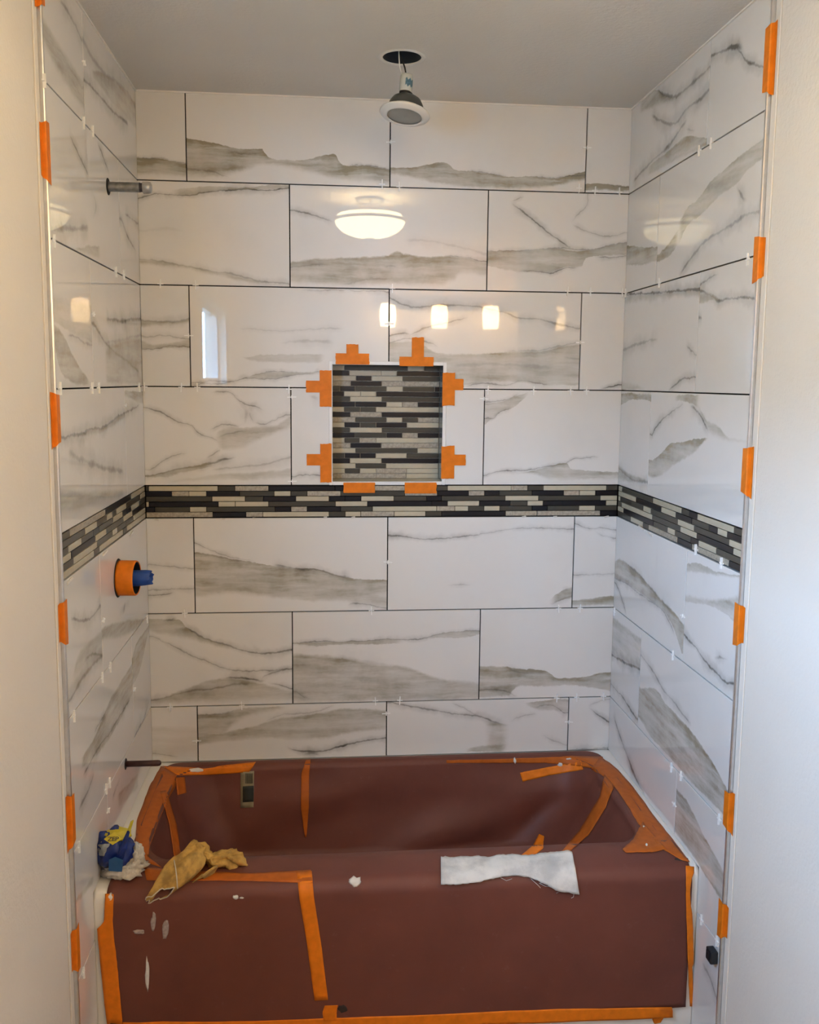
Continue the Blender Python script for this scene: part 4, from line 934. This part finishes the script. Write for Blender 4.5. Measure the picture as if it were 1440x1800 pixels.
# twisted middle and flat tail
d0 = yp(352, 1500, y=-0.66); d1 = yp(372, 1512, y=-0.665); d2 = yp(395, 1510, y=-0.66); d3 = yp(418, 1514, y=-0.655); d4 = yp(436, 1527, y=-0.65)
o2, _, tail = cloth_tube('tail', [(d0, (0.008, -0.01, 0.006), (-0.006, -0.004, 0.024)), (d1, (0.006, -0.020, 0.002), (0.0, -0.010, 0.022)), (d2, (0.003, -0.022, -0.002), (0.002, -0.008, 0.021)), (d3, (0.004, -0.022, -0.004), (0.008, -0.004, 0.022)), (d4, (0.006, -0.012, -0.006), (0.006, -0.002, 0.012))], M['yellow_cloth'], seed=4, ruffle=0.42, n=64)
e0 = yp(350, 1548, y=-0.72); e1 = yp(362, 1538, y=-0.715); e2 = yp(374, 1530, y=-0.705); e3 = yp(380, 1524, y=-0.70)
cloth_tube('fold', [(e0, (0.016, 0, 0.010), (-0.006, -0.008, 0.010)), (e1, (0.014, 0, 0.010), (-0.006, -0.008, 0.010)), (e2, (0.009, 0, 0.006), (-0.005, -0.005, 0.007)), (e3, (0.003, 0, 0.003), (-0.002, -0.002, 0.003))], M['yellow_cloth'], seed=6, n=24)
g0 = yp(330, 1520, y=-0.69); g1 = yp(338, 1500, y=-0.67); g2 = yp(350, 1488, y=-0.65); g3 = yp(362, 1492, y=-0.645); g4 = yp(368, 1505, y=-0.65)
cloth_tube('loop', [(g0, (0.024, -0.006, 0.0), (0.0, -0.014, 0.018)), (g1, (0.022, -0.008, 0.004), (-0.004, -0.014, 0.016)), (g2, (0.009, -0.020, 0.004), (-0.010, -0.002, 0.018)), (g3, (-0.004, -0.018, 0.006), (-0.010, 0.0, 0.010)), (g4, (-0.010, -0.014, 0.002), (-0.008, 0, 0.008))], M['yellow_cloth'], seed=9, n=44, ruffle=0.36)
tube('seam', [q - yc.location for q in (yp(306, 1512, y=-0.738), yp(309, 1528, y=-0.762), yp(311, 1545, y=-0.778), yp(312, 1562, y=-0.785))], 0.0014, M['hem'], yc, 6)

# ---- crumpled blue and yellow wrapper on white wadding
bp = on(212, 1530, 1, -0.66); bp.z = Z_T + 0.004
bag = empty('sponge_pack', bp); tag(bag, 'crumpled blue and yellow plastic pack with white wadding on the rim corner', 'packet')
def lump(name, c, r, mat, seed, amp=0.25, fr=2.2, crease=0.0, sub=4):
    bm = bmesh.new(); bmesh.ops.create_icosphere(bm, subdivisions=sub, radius=1.0)
    for v in bm.verts:
        d = v.co.normalized()
        k = 1 + amp * noise.noise(d * fr + Vector((seed, 0, 0))) + 0.4 * amp * noise.noise(d * fr * 2.7 + Vector((0, seed, 0)))
        if crease: k -= crease * abs(noise.noise(d * 3.1 + Vector((seed, seed, 0))))
        v.co = Vector((d.x * r[0] * k + c[0], d.y * r[1] * k + c[1], max(d.z * r[2] * k + c[2], 0.0)))
    return bm_obj(name, bm, mat, bag, True)
lump('wadding', (0.010, -0.012, 0.016), (0.050, 0.044, 0.026), M['wool'], 3.1, 0.5, 3.5)
lump('wadding', (0.038, -0.006, 0.034), (0.020, 0.026, 0.036), M['wool'], 5.7, 0.5, 3.5)
wr = lump('wrapper', (-0.010, -0.018, 0.066), (0.050, 0.042, 0.058), M['wrap_blue'], 8.3, 0.24, 2.0, 0.32)
lump('clear_window', (-0.022, -0.040, 0.080), (0.022, 0.020, 0.026), M['wrap_clear'], 2.2, 0.4, 2.6, 0.5, 3)
lump('yellow_panel', (0.000, -0.020, 0.106), (0.034, 0.024, 0.016), M['wrap_yellow'], 6.6, 0.25, 2.4, 0.3, 3)
# twisted ear of the wrapper
def ear(name, pts, wid, mat):
    v, f = [], []
    for i, p in enumerate(pts):
        w = wid[i]; t = 0.004
        for dx, dy in ((-w, 0), (0, -t), (w, 0), (0, t)): v.append(Vector(p) + Vector((dx, dy, dx * 0.4)))
    for i in range(len(pts) - 1):
        for k in range(4): f.append((i * 4 + k, i * 4 + (k + 1) % 4, (i + 1) * 4 + (k + 1) % 4, (i + 1) * 4 + k))
    f.append((0, 1, 2, 3)); f.append(tuple(4 * (len(pts) - 1) + k for k in (3, 2, 1, 0)))
    return fix(mesh_obj(name, v, f, mat, bag))
ear('wrapper_ear', [(0.006, -0.056, 0.055), (0.016, -0.054, 0.082), (0.026, -0.048, 0.108), (0.033, -0.044, 0.128)], [0.016, 0.011, 0.007, 0.004], M['wrap_blue'])
ear('ear_tip', [(0.032, -0.044, 0.124), (0.037, -0.042, 0.138), (0.041, -0.040, 0.150)], [0.005, 0.0045, 0.004], M['wrap_yellow'])
mesh_obj('blue_panel', [(-0.014, -0.062, 0.034), (0.018, -0.062, 0.030), (0.022, -0.064, 0.062), (0.004, -0.066, 0.072), (-0.012, -0.064, 0.064), (0.003, -0.058, 0.050)], [(0, 1, 2, 3, 4)], plain('wrapper_mid_blue', (0.02, 0.10, 0.26), 0.3, var=0.2), bag)
# printed badge: yellow lozenge with the three letters
bl = mesh_obj('badge', [(-0.026, -0.0475, 0.108), (-0.004, -0.0555, 0.097), (0.018, -0.0475, 0.108), (-0.004, -0.0405, 0.122), (-0.026, -0.0445, 0.109), (-0.004, -0.0525, 0.099), (0.018, -0.0445, 0.109), (-0.004, -0.0375, 0.123)],
             [(0, 1, 2, 3), (7, 6, 5, 4), (0, 4, 5, 1), (1, 5, 6, 2), (2, 6, 7, 3), (3, 7, 4, 0)], M['wrap_yellow'], bag)
fc = bpy.data.curves.new('badge_text', 'FONT'); fc.body = 'ZEP'; fc.size = 0.014; fc.extrude = 0.0004; fc.align_x = 'CENTER'; fc.align_y = 'CENTER'; fc.space_character = 0.9
fo = bpy.data.objects.new('badge_text', fc); COL.objects.link(fo)
dg = bpy.context.evaluated_depsgraph_get(); me = bpy.data.meshes.new_from_object(fo.evaluated_get(dg)); bpy.data.objects.remove(fo)
me.materials.clear()
t_ = wrap('badge_text', me, M['print_dark'], bl); t_.location = (-0.004, -0.0490, 0.1085); t_.rotation_euler = (math.radians(58), 0, 0); t_.scale = (1.25, 1, 1)

# ------------------------------------------------------------------ pipes on the side wall
pw = -0.379
shp = on(190, 328, 0, XL); pipe = empty('shower_pipe', shp); tag(pipe, 'capped galvanised shower pipe stub sticking out of the tiled wall', 'pipe')
RX = Matrix.Rotation(math.pi / 2, 4, 'Y')         # local z -> world x
lathe_obj('hole_ring', [(0.0125, 0.0015), (0.0205, 0.0015), (0.0215, 0.0), (0.0215, -0.006)], M['hole'], pipe, RX)
lathe_obj('pipe_tube', [(0.0125, -0.008), (0.0125, 0.078), (0.0132, 0.080)], M['galv'], pipe, RX)
lathe_obj('thread', [(0.0115, 0.078), (0.0118, 0.082), (0.0112, 0.084), (0.0118, 0.087), (0.0112, 0.090)], M['thread_tape'], pipe, RX)
lathe_obj('end_cap', [(0.0135, 0.088), (0.0155, 0.089), (0.0155, 0.102), (0.0140, 0.108), (0.008, 0.111), (0.0005, 0.1115)], M['cap'], pipe, RX, caps=(True, True))
vb = on(208, 1016, 0, XL); valve = empty('shower_valve', vb); tag(valve, 'shower valve collar wrapped in orange tape with blue taped stem', 'valve')
lathe_obj('cut_hole', [(0.001, 0.0012), (0.052, 0.0012), (0.053, 0.0)], M['hole'], valve, RX, 40)
TB = RX @ Matrix.Rotation(0.06, 4, 'X')
lathe_obj('taped_collar', [(0.043, 0.002), (0.0475, 0.002), (0.048, 0.010), (0.0478, 0.047), (0.046, 0.050), (0.0445, 0.050), (0.0435, 0.020)], M['tape'], valve, TB, 40)
lathe_obj('collar_inside', [(0.0430, 0.049), (0.0425, 0.006), (0.001, 0.006)], M['can_dark'], valve, TB, 40)
def stem():
    prof = [(0.021, 0.004), (0.0225, 0.030), (0.0215, 0.055), (0.0205, 0.075), (0.019, 0.086), (0.0165, 0.089), (0.0155, 0.080)]
    v, f = lathe(prof, 28)
    for i, p in enumerate(v):
        a = math.atan2(p.y, p.x); k = 1 + 0.06 * math.sin(3 * a + p.z * 60) + 0.03 * math.sin(7 * a)
        p.x *= k; p.y *= k
        if p.z > 0.078: p.z += 0.004 * noise.noise(Vector((math.cos(a) * 1.5, math.sin(a) * 1.5, 2.0))) + 0.002 * math.sin(7 * a)
    return fix(mesh_obj('blue_taped_stem', [TB @ p for p in v], f, M['blue_tape'], valve, True))
stem()
sp = on(221, 1343, 0, XL); spout = empty('copper_stub', sp); tag(spout, 'thin dark copper spout pipe above the tub rim', 'pipe')
lathe_obj('stub_tube', [(0.0085, -0.006), (0.0085, 0.088), (0.0075, 0.094), (0.004, 0.097), (0.0005, 0.0975)], M['copper'], spout, RX, 20, caps=(True, True))
lathe_obj('hole_ring', [(0.0085, 0.001), (0.015, 0.001), (0.016, 0.0)], M['hole'], spout, RX, 24)
# black block at the edge of the opposite wall
bk = on(1259, 1679, 0, XR); blk = empty('rubber_block', bk); tag(blk, 'small black rubber block stuck to the tile beside the metal edge', 'block')
bm = box_bm(-0.020, -0.0005, -0.014, 0.016, -0.016, 0.016, bev=0.003, seg=2); bm_obj('block_body', bm, M['black_rubber'], blk)
bm = box_bm(-0.022, -0.020, -0.008, 0.010, -0.010, 0.010, bev=0.0008); bm_obj('block_face', bm, M['black_rubber'], blk)

# ------------------------------------------------------------------ ceiling lamp hanging from its hole
hs = empty('recessed_housing', (HX, HY, ZC)); tag(hs, 'round dark recessed light housing let into the ceiling', 'light housing')
lathe_obj('housing_can', [(0.075, 0.0128), (0.0521, 0.0125), (0.0516, 0.0012), (0.0508, 0.0012), (0.0508, 0.14), (0.001, 0.14)], M['can_dark'], hs, None, 40)
lathe_obj('plaster_rim', [(0.0512, 0.0010), (0.0512, -0.0010), (0.0535, -0.0022), (0.0600, -0.0020), (0.0625, 0.0)], M['lamp_white'], hs, None, 48)
lc = on(711, 206, 1, -0.40)
lamp = empty('hanging_lamp', lc); tag(lamp, 'grey and white recessed lamp dangling by its wires from the ceiling hole', 'lamp')
LM = Matrix.Rotation(math.radians(-9), 4, 'X') @ Matrix.Rotation(math.radians(8), 4, 'Y')
lathe_obj('trim_ring', [(0.0455, 0.0015), (0.0480, -0.0005), (0.0520, 0.0), (0.0640, 0.0050), (0.0665, 0.0080), (0.0660, 0.0105), (0.0600, 0.0095), (0.0490, 0.0060)], M['lamp_white'], lamp, LM, 48)
lathe_obj('lens', [(0.0460, 0.0035), (0.0440, 0.0025), (0.020, 0.0008), (0.0005, 0.0)], M['lamp_lens'], lamp, LM, 48)
lathe_obj('reflector', [(0.0490, 0.006), (0.0485, 0.014), (0.0470, 0.017), (0.0475, 0.020), (0.0450, 0.034), (0.0380, 0.046), (0.0290, 0.052), (0.0140, 0.055), (0.0135, 0.064)], M['lamp_grey'], lamp, LM, 48)
lathe_obj('shiny_band', [(0.0478, 0.0175), (0.0486, 0.0190), (0.0478, 0.0205)], M['alu'], lamp, LM, 48)
SM = Matrix.Translation((0.002, 0.006, 0.058)) @ Matrix.Rotation(math.radians(-6), 4, 'X') @ Matrix.Rotation(math.radians(5), 4, 'Y')
lathe_obj('socket_skirt', [(0.0155, 0.0), (0.0160, 0.004), (0.0160, 0.008)], M['wire_black'], lamp, SM, 28)
sk = lathe_obj('socket', [(0.0162, 0.006), (0.0172, 0.012), (0.0172, 0.046), (0.0150, 0.051), (0.0005, 0.052)], M['socket'], lamp, SM, 28)
lv, lf = [], []
for i in range(9):
    a = math.radians(-100 + i * 11); 
    for h in (0.018, 0.036): lv.append(SM @ Vector((0.01745 * math.cos(a), 0.01745 * math.sin(a), h + 0.004 * math.sin(i * 2.1))))
for i in range(8): lf.append((2 * i, 2 * i + 2, 2 * i + 3, 2 * i + 1))
lbl = mesh_obj('socket_print', lv, lf, M['socket_label'], sk); lbl['label'] = 'blue printed mark on the white socket'
lbl.modifiers.new('thickness', 'SOLIDIFY').thickness = 0.0004
top = SM @ Vector((0, 0, 0.050)); up = Vector((HX, HY, ZC + 0.05)) - lc
tube('black_wire', [top + Vector((-0.002, -0.008, -0.002)), top + Vector((-0.006, -0.010, 0.016)), up * 0.55 + top * 0.45 + Vector((-0.010, 0, 0.0)), up + Vector((-0.004, 0, 0.03))], 0.0021, M['wire_black'], lamp, 8)
tube('white_wire', [top + Vector((-0.012, -0.006, -0.006)), top + Vector((-0.020, -0.010, 0.02)), up * 0.6 + top * 0.4 + Vector((-0.014, -0.004, 0)), up + Vector((0.012, 0, 0.03))], 0.0017, M['wire_white'], lamp, 8)

# ------------------------------------------------------------------ room lamps (seen mirrored in the glossy tiles)
bx, by, bz = 0.088, -1.50, 2.295
cl = empty('ceiling_light', (bx, by, ZC)); tag(cl, 'lit glass bowl ceiling light seen mirrored in the glossy tiles', 'ceiling light')
off = Vector((0, 0, bz - ZC))
BM_ = Matrix.Translation(off)
prof = [(0.004, -0.008)]
for k in range(1, 13):
    a = math.pi / 2 * k / 12; prof.append((0.165 * math.sin(a) ** 0.95, 0.075 - 0.083 * math.cos(a)))
lathe_obj('glass_bowl', prof, M['bowl'], cl, BM_, 48)
lathe_obj('rim_band', [(0.166, 0.066), (0.171, 0.066), (0.171, 0.078), (0.166, 0.078)], M['bronze'], cl, BM_, 48)
lathe_obj('inner_diffuser', [(0.160, 0.079), (0.150, 0.098), (0.10, 0.104), (0.0005, 0.106)], M['bowl'], cl, BM_, 48)
lathe_obj('finial', [(0.0005, -0.022), (0.022, -0.020), (0.026, -0.012), (0.022, -0.004)], M['bronze'], cl, BM_, 24)
lathe_obj('ceiling_canopy', [(0.066, -0.0005), (0.066, -0.014), (0.050, -0.022), (0.0005, -0.023)], M['bronze'], cl, None, 32)
for k in range(3):
    a = 2 * math.pi * k / 3 - 0.5; tube('support_rod', [(0.05 * math.cos(a), 0.05 * math.sin(a), -0.018), (0.168 * math.cos(a), 0.168 * math.sin(a), off.z + 0.074)], 0.004, M['bronze'], cl, 8)
vz, vy = 2.045, -3.03
va = empty('vanity_light', (0.62, YF, vz)); tag(va, 'four shade vanity light bar with warm glowing glass shades', 'vanity light')
boxes('back_plate', [(-0.42, 0.80, 0.0, 0.022, 0.05, 0.13)], M['bronze'], va, bev=0.004)
for k in range(4):
    x = -0.345 + k * 0.335
    tube('arm', [(x, 0.02, 0.09), (x, 0.09, 0.10), (x, vy - YF, 0.095), (x, vy - YF, 0.075)], 0.007, M['bronze'], va, 8)
    lathe_obj('glass_shade', [(0.030, 0.072), (0.047, 0.068), (0.054, 0.03), (0.054, -0.03), (0.046, -0.072), (0.0005, -0.074)], M['shade'], va, Matrix.Translation((x, vy - YF, 0)), 28)

# ------------------------------------------------------------------ tape on the metal edges and the niche
def trim_tape(z0, z1, xf, xd, yt, s, slant, label):
    sec = [(xf + s * 0.0014, yt + 0.020), (xf + s * 0.0014, yt - 0.0020), (xf - s * 0.001, yt - 0.0036), (xd + s * 0.0042, yt - 0.0040), (xd + s * 0.0042, yt - 0.0150)]
    nz_ = 8; pts = []
    for i in range(nz_ + 1):
        for k, (x, y) in enumerate(sec):
            t = i / nz_; z = z0 + (z1 - z0) * t
            if i == 0: z += slant * k * 0.0035 + 0.0015 * noise.noise(Vector((k * 2.1, z0 * 9, 0)))
            if i == nz_: z += -slant * k * 0.0015 + 0.0015 * noise.noise(Vector((k * 2.7, z1 * 9, 4)))
            b = 0.0006 * noise.noise(Vector((x * 90, y * 90, z * 60)))
            pts.append(Vector((x + s * max(b, 0), y - max(b, 0), z)))
    n = len(sec); f = []
    for i in range(nz_):
        for k in range(n - 1): f.append((i * n + k, i * n + k + 1, (i + 1) * n + k + 1, (i + 1) * n + k))
    c = Vector((xf, yt, (z0 + z1) / 2))
    o = mesh_obj('masking_tape', [p - c for p in pts], f, M['tape'], None, False, c); fix(o)
    o.modifiers.new('thickness', 'SOLIDIFY').thickness = 0.0003
    tag(o, label, 'tape', 'orange tape holding the metal edges')
ORD = ['first', 'second', 'third', 'fourth', 'fifth', 'sixth', 'seventh']
LT = [(-34, 3), (211, 322), (694, 778), (1057, 1137), (1402, 1485), (1632, 1712)]
RT = [(43, 158), (414, 497), (789, 866), (1062, 1138), (1396, 1456), (1587, 1653)]
def zt(u, v_, yt): return on(u, v_, 1, yt - 0.003).z
def trim_u(v_, left): return 66 + (140 - 66) * v_ / 1800 if left else 1362 - (1362 - 1268) * v_ / 1800
for i, (a, b) in enumerate(LT):
    trim_tape(zt(trim_u(b, True), b, YL), zt(trim_u(a, True), a, YL), XL, DW_L, YL, 1, 1 if i % 2 else -1, 'orange tape on the metal edge of the pipe wall, %s below the ceiling' % ORD[i])
for i, (a, b) in enumerate(RT):
    trim_tape(zt(trim_u(b, False), b, YR), zt(trim_u(a, False), a, YR), XR, DW_R, YR, -1, 1 if i % 2 else -1, 'orange tape on the metal edge opposite the pipe wall, %s below the ceiling' % ORD[i])
def flat_strip(name, u0, u1, v0, v1, parent, layer, seed, vert=False):
    a, b = on(u0, v0, 1, 0.0), on(u1, v1, 1, 0.0)
    x0, x1, z0, z1 = a.x, b.x, b.z, a.z
    n = 7; f_, b_ = [], []
    for i in range(n):
        t = i / (n - 1)
        j = lambda q: 0.0026 * noise.noise(Vector((t * 4 + seed, q * 3.0, seed)))
        if vert: f_.append((x0 + (x1 - x0) * t, z1 + j(1))); b_.append((x0 + (x1 - x0) * t, z0 + j(2)))
        else: f_.append((x0 + j(1), z0 + (z1 - z0) * t)); b_.append((x1 + j(2), z0 + (z1 - z0) * t))
    y = -0.0031 - 0.0007 * layer; v = []
    for k in (0, 0.0005): v += [Vector((p[0], y - k, p[1])) for p in f_] + [Vector((p[0], y - k, p[1])) for p in b_]
    f = []
    for i in range(n - 1):
        f.append((i, i + 1, n + i + 1, n + i)); f.append((2 * n + i, 3 * n + i, 3 * n + i + 1, 2 * n + i + 1))
        f.append((i, 2 * n + i, 2 * n + i + 1, i + 1)); f.append((n + i, n + i + 1, 3 * n + i + 1, 3 * n + i))
    f.append((0, n, 3 * n, 2 * n)); f.append((n - 1, 3 * n - 1, 4 * n - 1, 2 * n - 1))
    loc = parent.location if parent else Vector()
    return fix(mesh_obj(name, [p - loc for p in v], f, M['tape'], parent))
NT_ = [((590,649,621,641), (609,630,605,624), True, 'orange tape T over the niche top at the pipe end'), ((702,762,627,644), (724,745,593,630), True, 'tall orange tape T over the niche top away from the pipes'),
       ((562,583,651,715), (538,566,669,690), False, 'upper orange tape T on the niche side toward the pipes'), ((563,583,780,848), (539,567,798,818), False, 'lower orange tape T on the niche side toward the pipes'),
       ((778,799,655,713), (796,814,666,686), False, 'upper orange tape T on the niche side away from the pipes'), ((776,798,784,841), (795,818,799,818), False, 'lower orange tape T on the niche side away from the pipes')]
for i, (s1, s2, hz, lab) in enumerate(NT_):
    c = on((s1[0] + s1[1]) / 2, s1[3], 1, 0.0); e = empty('tape_cross', c); tag(e, lab, 'tape', 'orange tape round the niche')
    flat_strip('tape_strip', s2[0], s2[1], s2[2], s2[3], e, 0, i * 3.3 + 1, vert=hz)
    flat_strip('tape_strip', s1[0], s1[1], s1[2], s1[3], e, 1, i * 5.1 + 2, vert=not hz)
for i, (s1, lab) in enumerate((((604,659,848,866), 'short orange tape strip under the niche at the pipe end'), ((711,767,848,867), 'short orange tape strip under the niche away from the pipes'))):
    c = on((s1[0] + s1[1]) / 2, s1[3], 1, 0.0)
    o = flat_strip('masking_tape', *s1, None, 1, i * 7.7 + 3); o.data.transform(Matrix.Translation(-c)); o.location = c
    tag(o, lab, 'tape', 'orange tape round the niche')

# ------------------------------------------------------------------ tile spacers
def cross_mesh(tall, wide, th, pr):
    bm = bmesh.new(); box_bm(-th / 2, th / 2, -pr, 0.002, -tall / 2, tall / 2, bm=bm); box_bm(-wide / 2, wide / 2, -pr * 0.6, 0.002, -th / 2, th / 2, bm=bm)
    me = bpy.data.meshes.new('tile_spacer'); bm.to_mesh(me); bm.free(); me.materials.append(M['spacer']); return me
SPM = {'v': cross_mesh(0.028, 0.018, 0.0032, 0.0042), 'h': cross_mesh(0.012, 0.028, 0.0032, 0.0042)}
SP = {
 'back': ('white plastic spacer in a joint of the wall with the niche', 'spacers of the niche wall',
   [(672,324),(702,328),(1018,331),(1046,336),(1089,338),(282,499),(344,501),(690,507),(998,512),(1038,513),(1094,514),(254,680),(319,681),(347,681),(508,684),(858,686),(938,687),(1003,687),(1031,687),
    (325,1078),(653,1073),(982,1070),(1020,1069),(299,1243),(425,1240),(660,1232),(703,1231),(979,1227),(1014,1226),(1061,1224)],
   [(687,250),(1032,260),(332,590),(684,569),(1020,602),(513,698),(851,701),(682,988),(346,1302),(679,1254),(1000,1269),(514,846)]),
 'left': ('white plastic spacer in a joint of the pipe wall', 'spacers of the pipe wall',
   [(77,142),(146,216),(162,231),(94,424),(203,478),(217,483),(105,683),(161,682),(173,682),(244,681),(258,1088),(193,1173),(179,1191),(129,1259),(192,1376),(186,1387),(138,1489),(146,1710)],
   [(147,111),(163,552),(220,712),(181,1090),(236,1212),(190,1425)]),
 'right': ('white plastic spacer in a joint of the wall opposite the pipes', 'spacers of the wall opposite the pipes',
   [(1230,265),(1251,252),(1160,497),(1316,456),(1101,515),(1224,966),(1269,990),(1184,1152),(1081,1075),(1181,1349),(1198,1364),(1265,1440),(1234,1617),(1261,1654)],
   [(1201,1083),(1186,1414)]),
}
for wname, (lab, grp, vv, hh) in SP.items():
    for kind, lst in (('v', vv), ('h', hh)):
        for u, v_ in lst:
            p = on(u, v_, 1, 0.0) if wname == 'back' else on(u, v_, 0, XL if wname == 'left' else XR)
            o = bpy.data.objects.new('tile_spacer', SPM[kind]); link(o)
            o.location = p
            rz = {'back': 0, 'left': math.pi / 2, 'right': -math.pi / 2}[wname]
            o.rotation_euler = (0, random.uniform(-0.08, 0.08), rz)
            if wname != 'back': o.rotation_euler = (0, 0, rz)
            levels = [(Z1, 'first level joint below the ceiling'), (Z2, 'second level joint below the ceiling'), (Z3, 'third level joint below the ceiling'), (ZBB, 'joint under the mosaic band'),
                      (Z5, 'first level joint below the mosaic band'), (Z6, 'second level joint below the mosaic band'), (Z8, 'lowest joint beside the tub')]
            courses = [(2.34, 'top course'), (2.06, 'second course'), (1.75, 'third course'), (1.45, 'course above the mosaic band'), (1.04, 'course below the band'), (0.73, 'second course below the band'), (0.48, 'tub rim course')]
            wn = {'back': 'niche wall', 'left': 'pipe wall', 'right': 'wall opposite the pipes'}[wname]
            if kind == 'v': w_ = min(levels, key=lambda q: abs(q[0] - p.z))[1]
            else: w_ = 'upright joint of the ' + min(courses, key=lambda q: abs(q[0] - p.z))[1]
            tag(o, 'white spacer in the %s, %s' % (w_, wn), 'spacer', grp)
# ragged thinset crumbs along the foot of the mosaic band
for i, (u, v_, w) in enumerate([(275,913,8),(392,912,8),(447,911,6),(572,909,6),(621,909,7),(921,908,8),(976,908,7),(1066,908,9)]):
    p = on(u, v_, 1, 0.0); o = bm_obj('mortar_crumb', box_bm(-w * 0.0009, w * 0.0009, -0.003, 0.001, -0.0025, 0.002, bev=0.0008), M['mortar'], None, False, p)
    o.rotation_euler = (0, random.uniform(-0.3, 0.3), 0)
    tag(o, 'white mortar crumb under the mosaic band of the niche wall', 'mortar', 'mortar crumbs under the band')
for i, (u, v_, x) in enumerate([(230,938,XL),(184,972,XL),(122,1021,XL),(1128,928,XR),(1143,939,XR)]):
    p = on(u, v_, 0, x); o = bm_obj('mortar_crumb', box_bm(-0.001, 0.003, -0.022, 0.022, -0.003, 0.003, bev=0.0008), M['mortar'], None, False, p)
    if x == XR: o.rotation_euler = (0, 0, math.pi)
    o.rotation_euler.x = 0.1 if x == XL else -0.1
    tag(o, 'white mortar crumb under the mosaic band of the %s' % ('pipe wall' if x == XL else 'wall opposite the pipes'), 'mortar', 'mortar crumbs under the side bands')
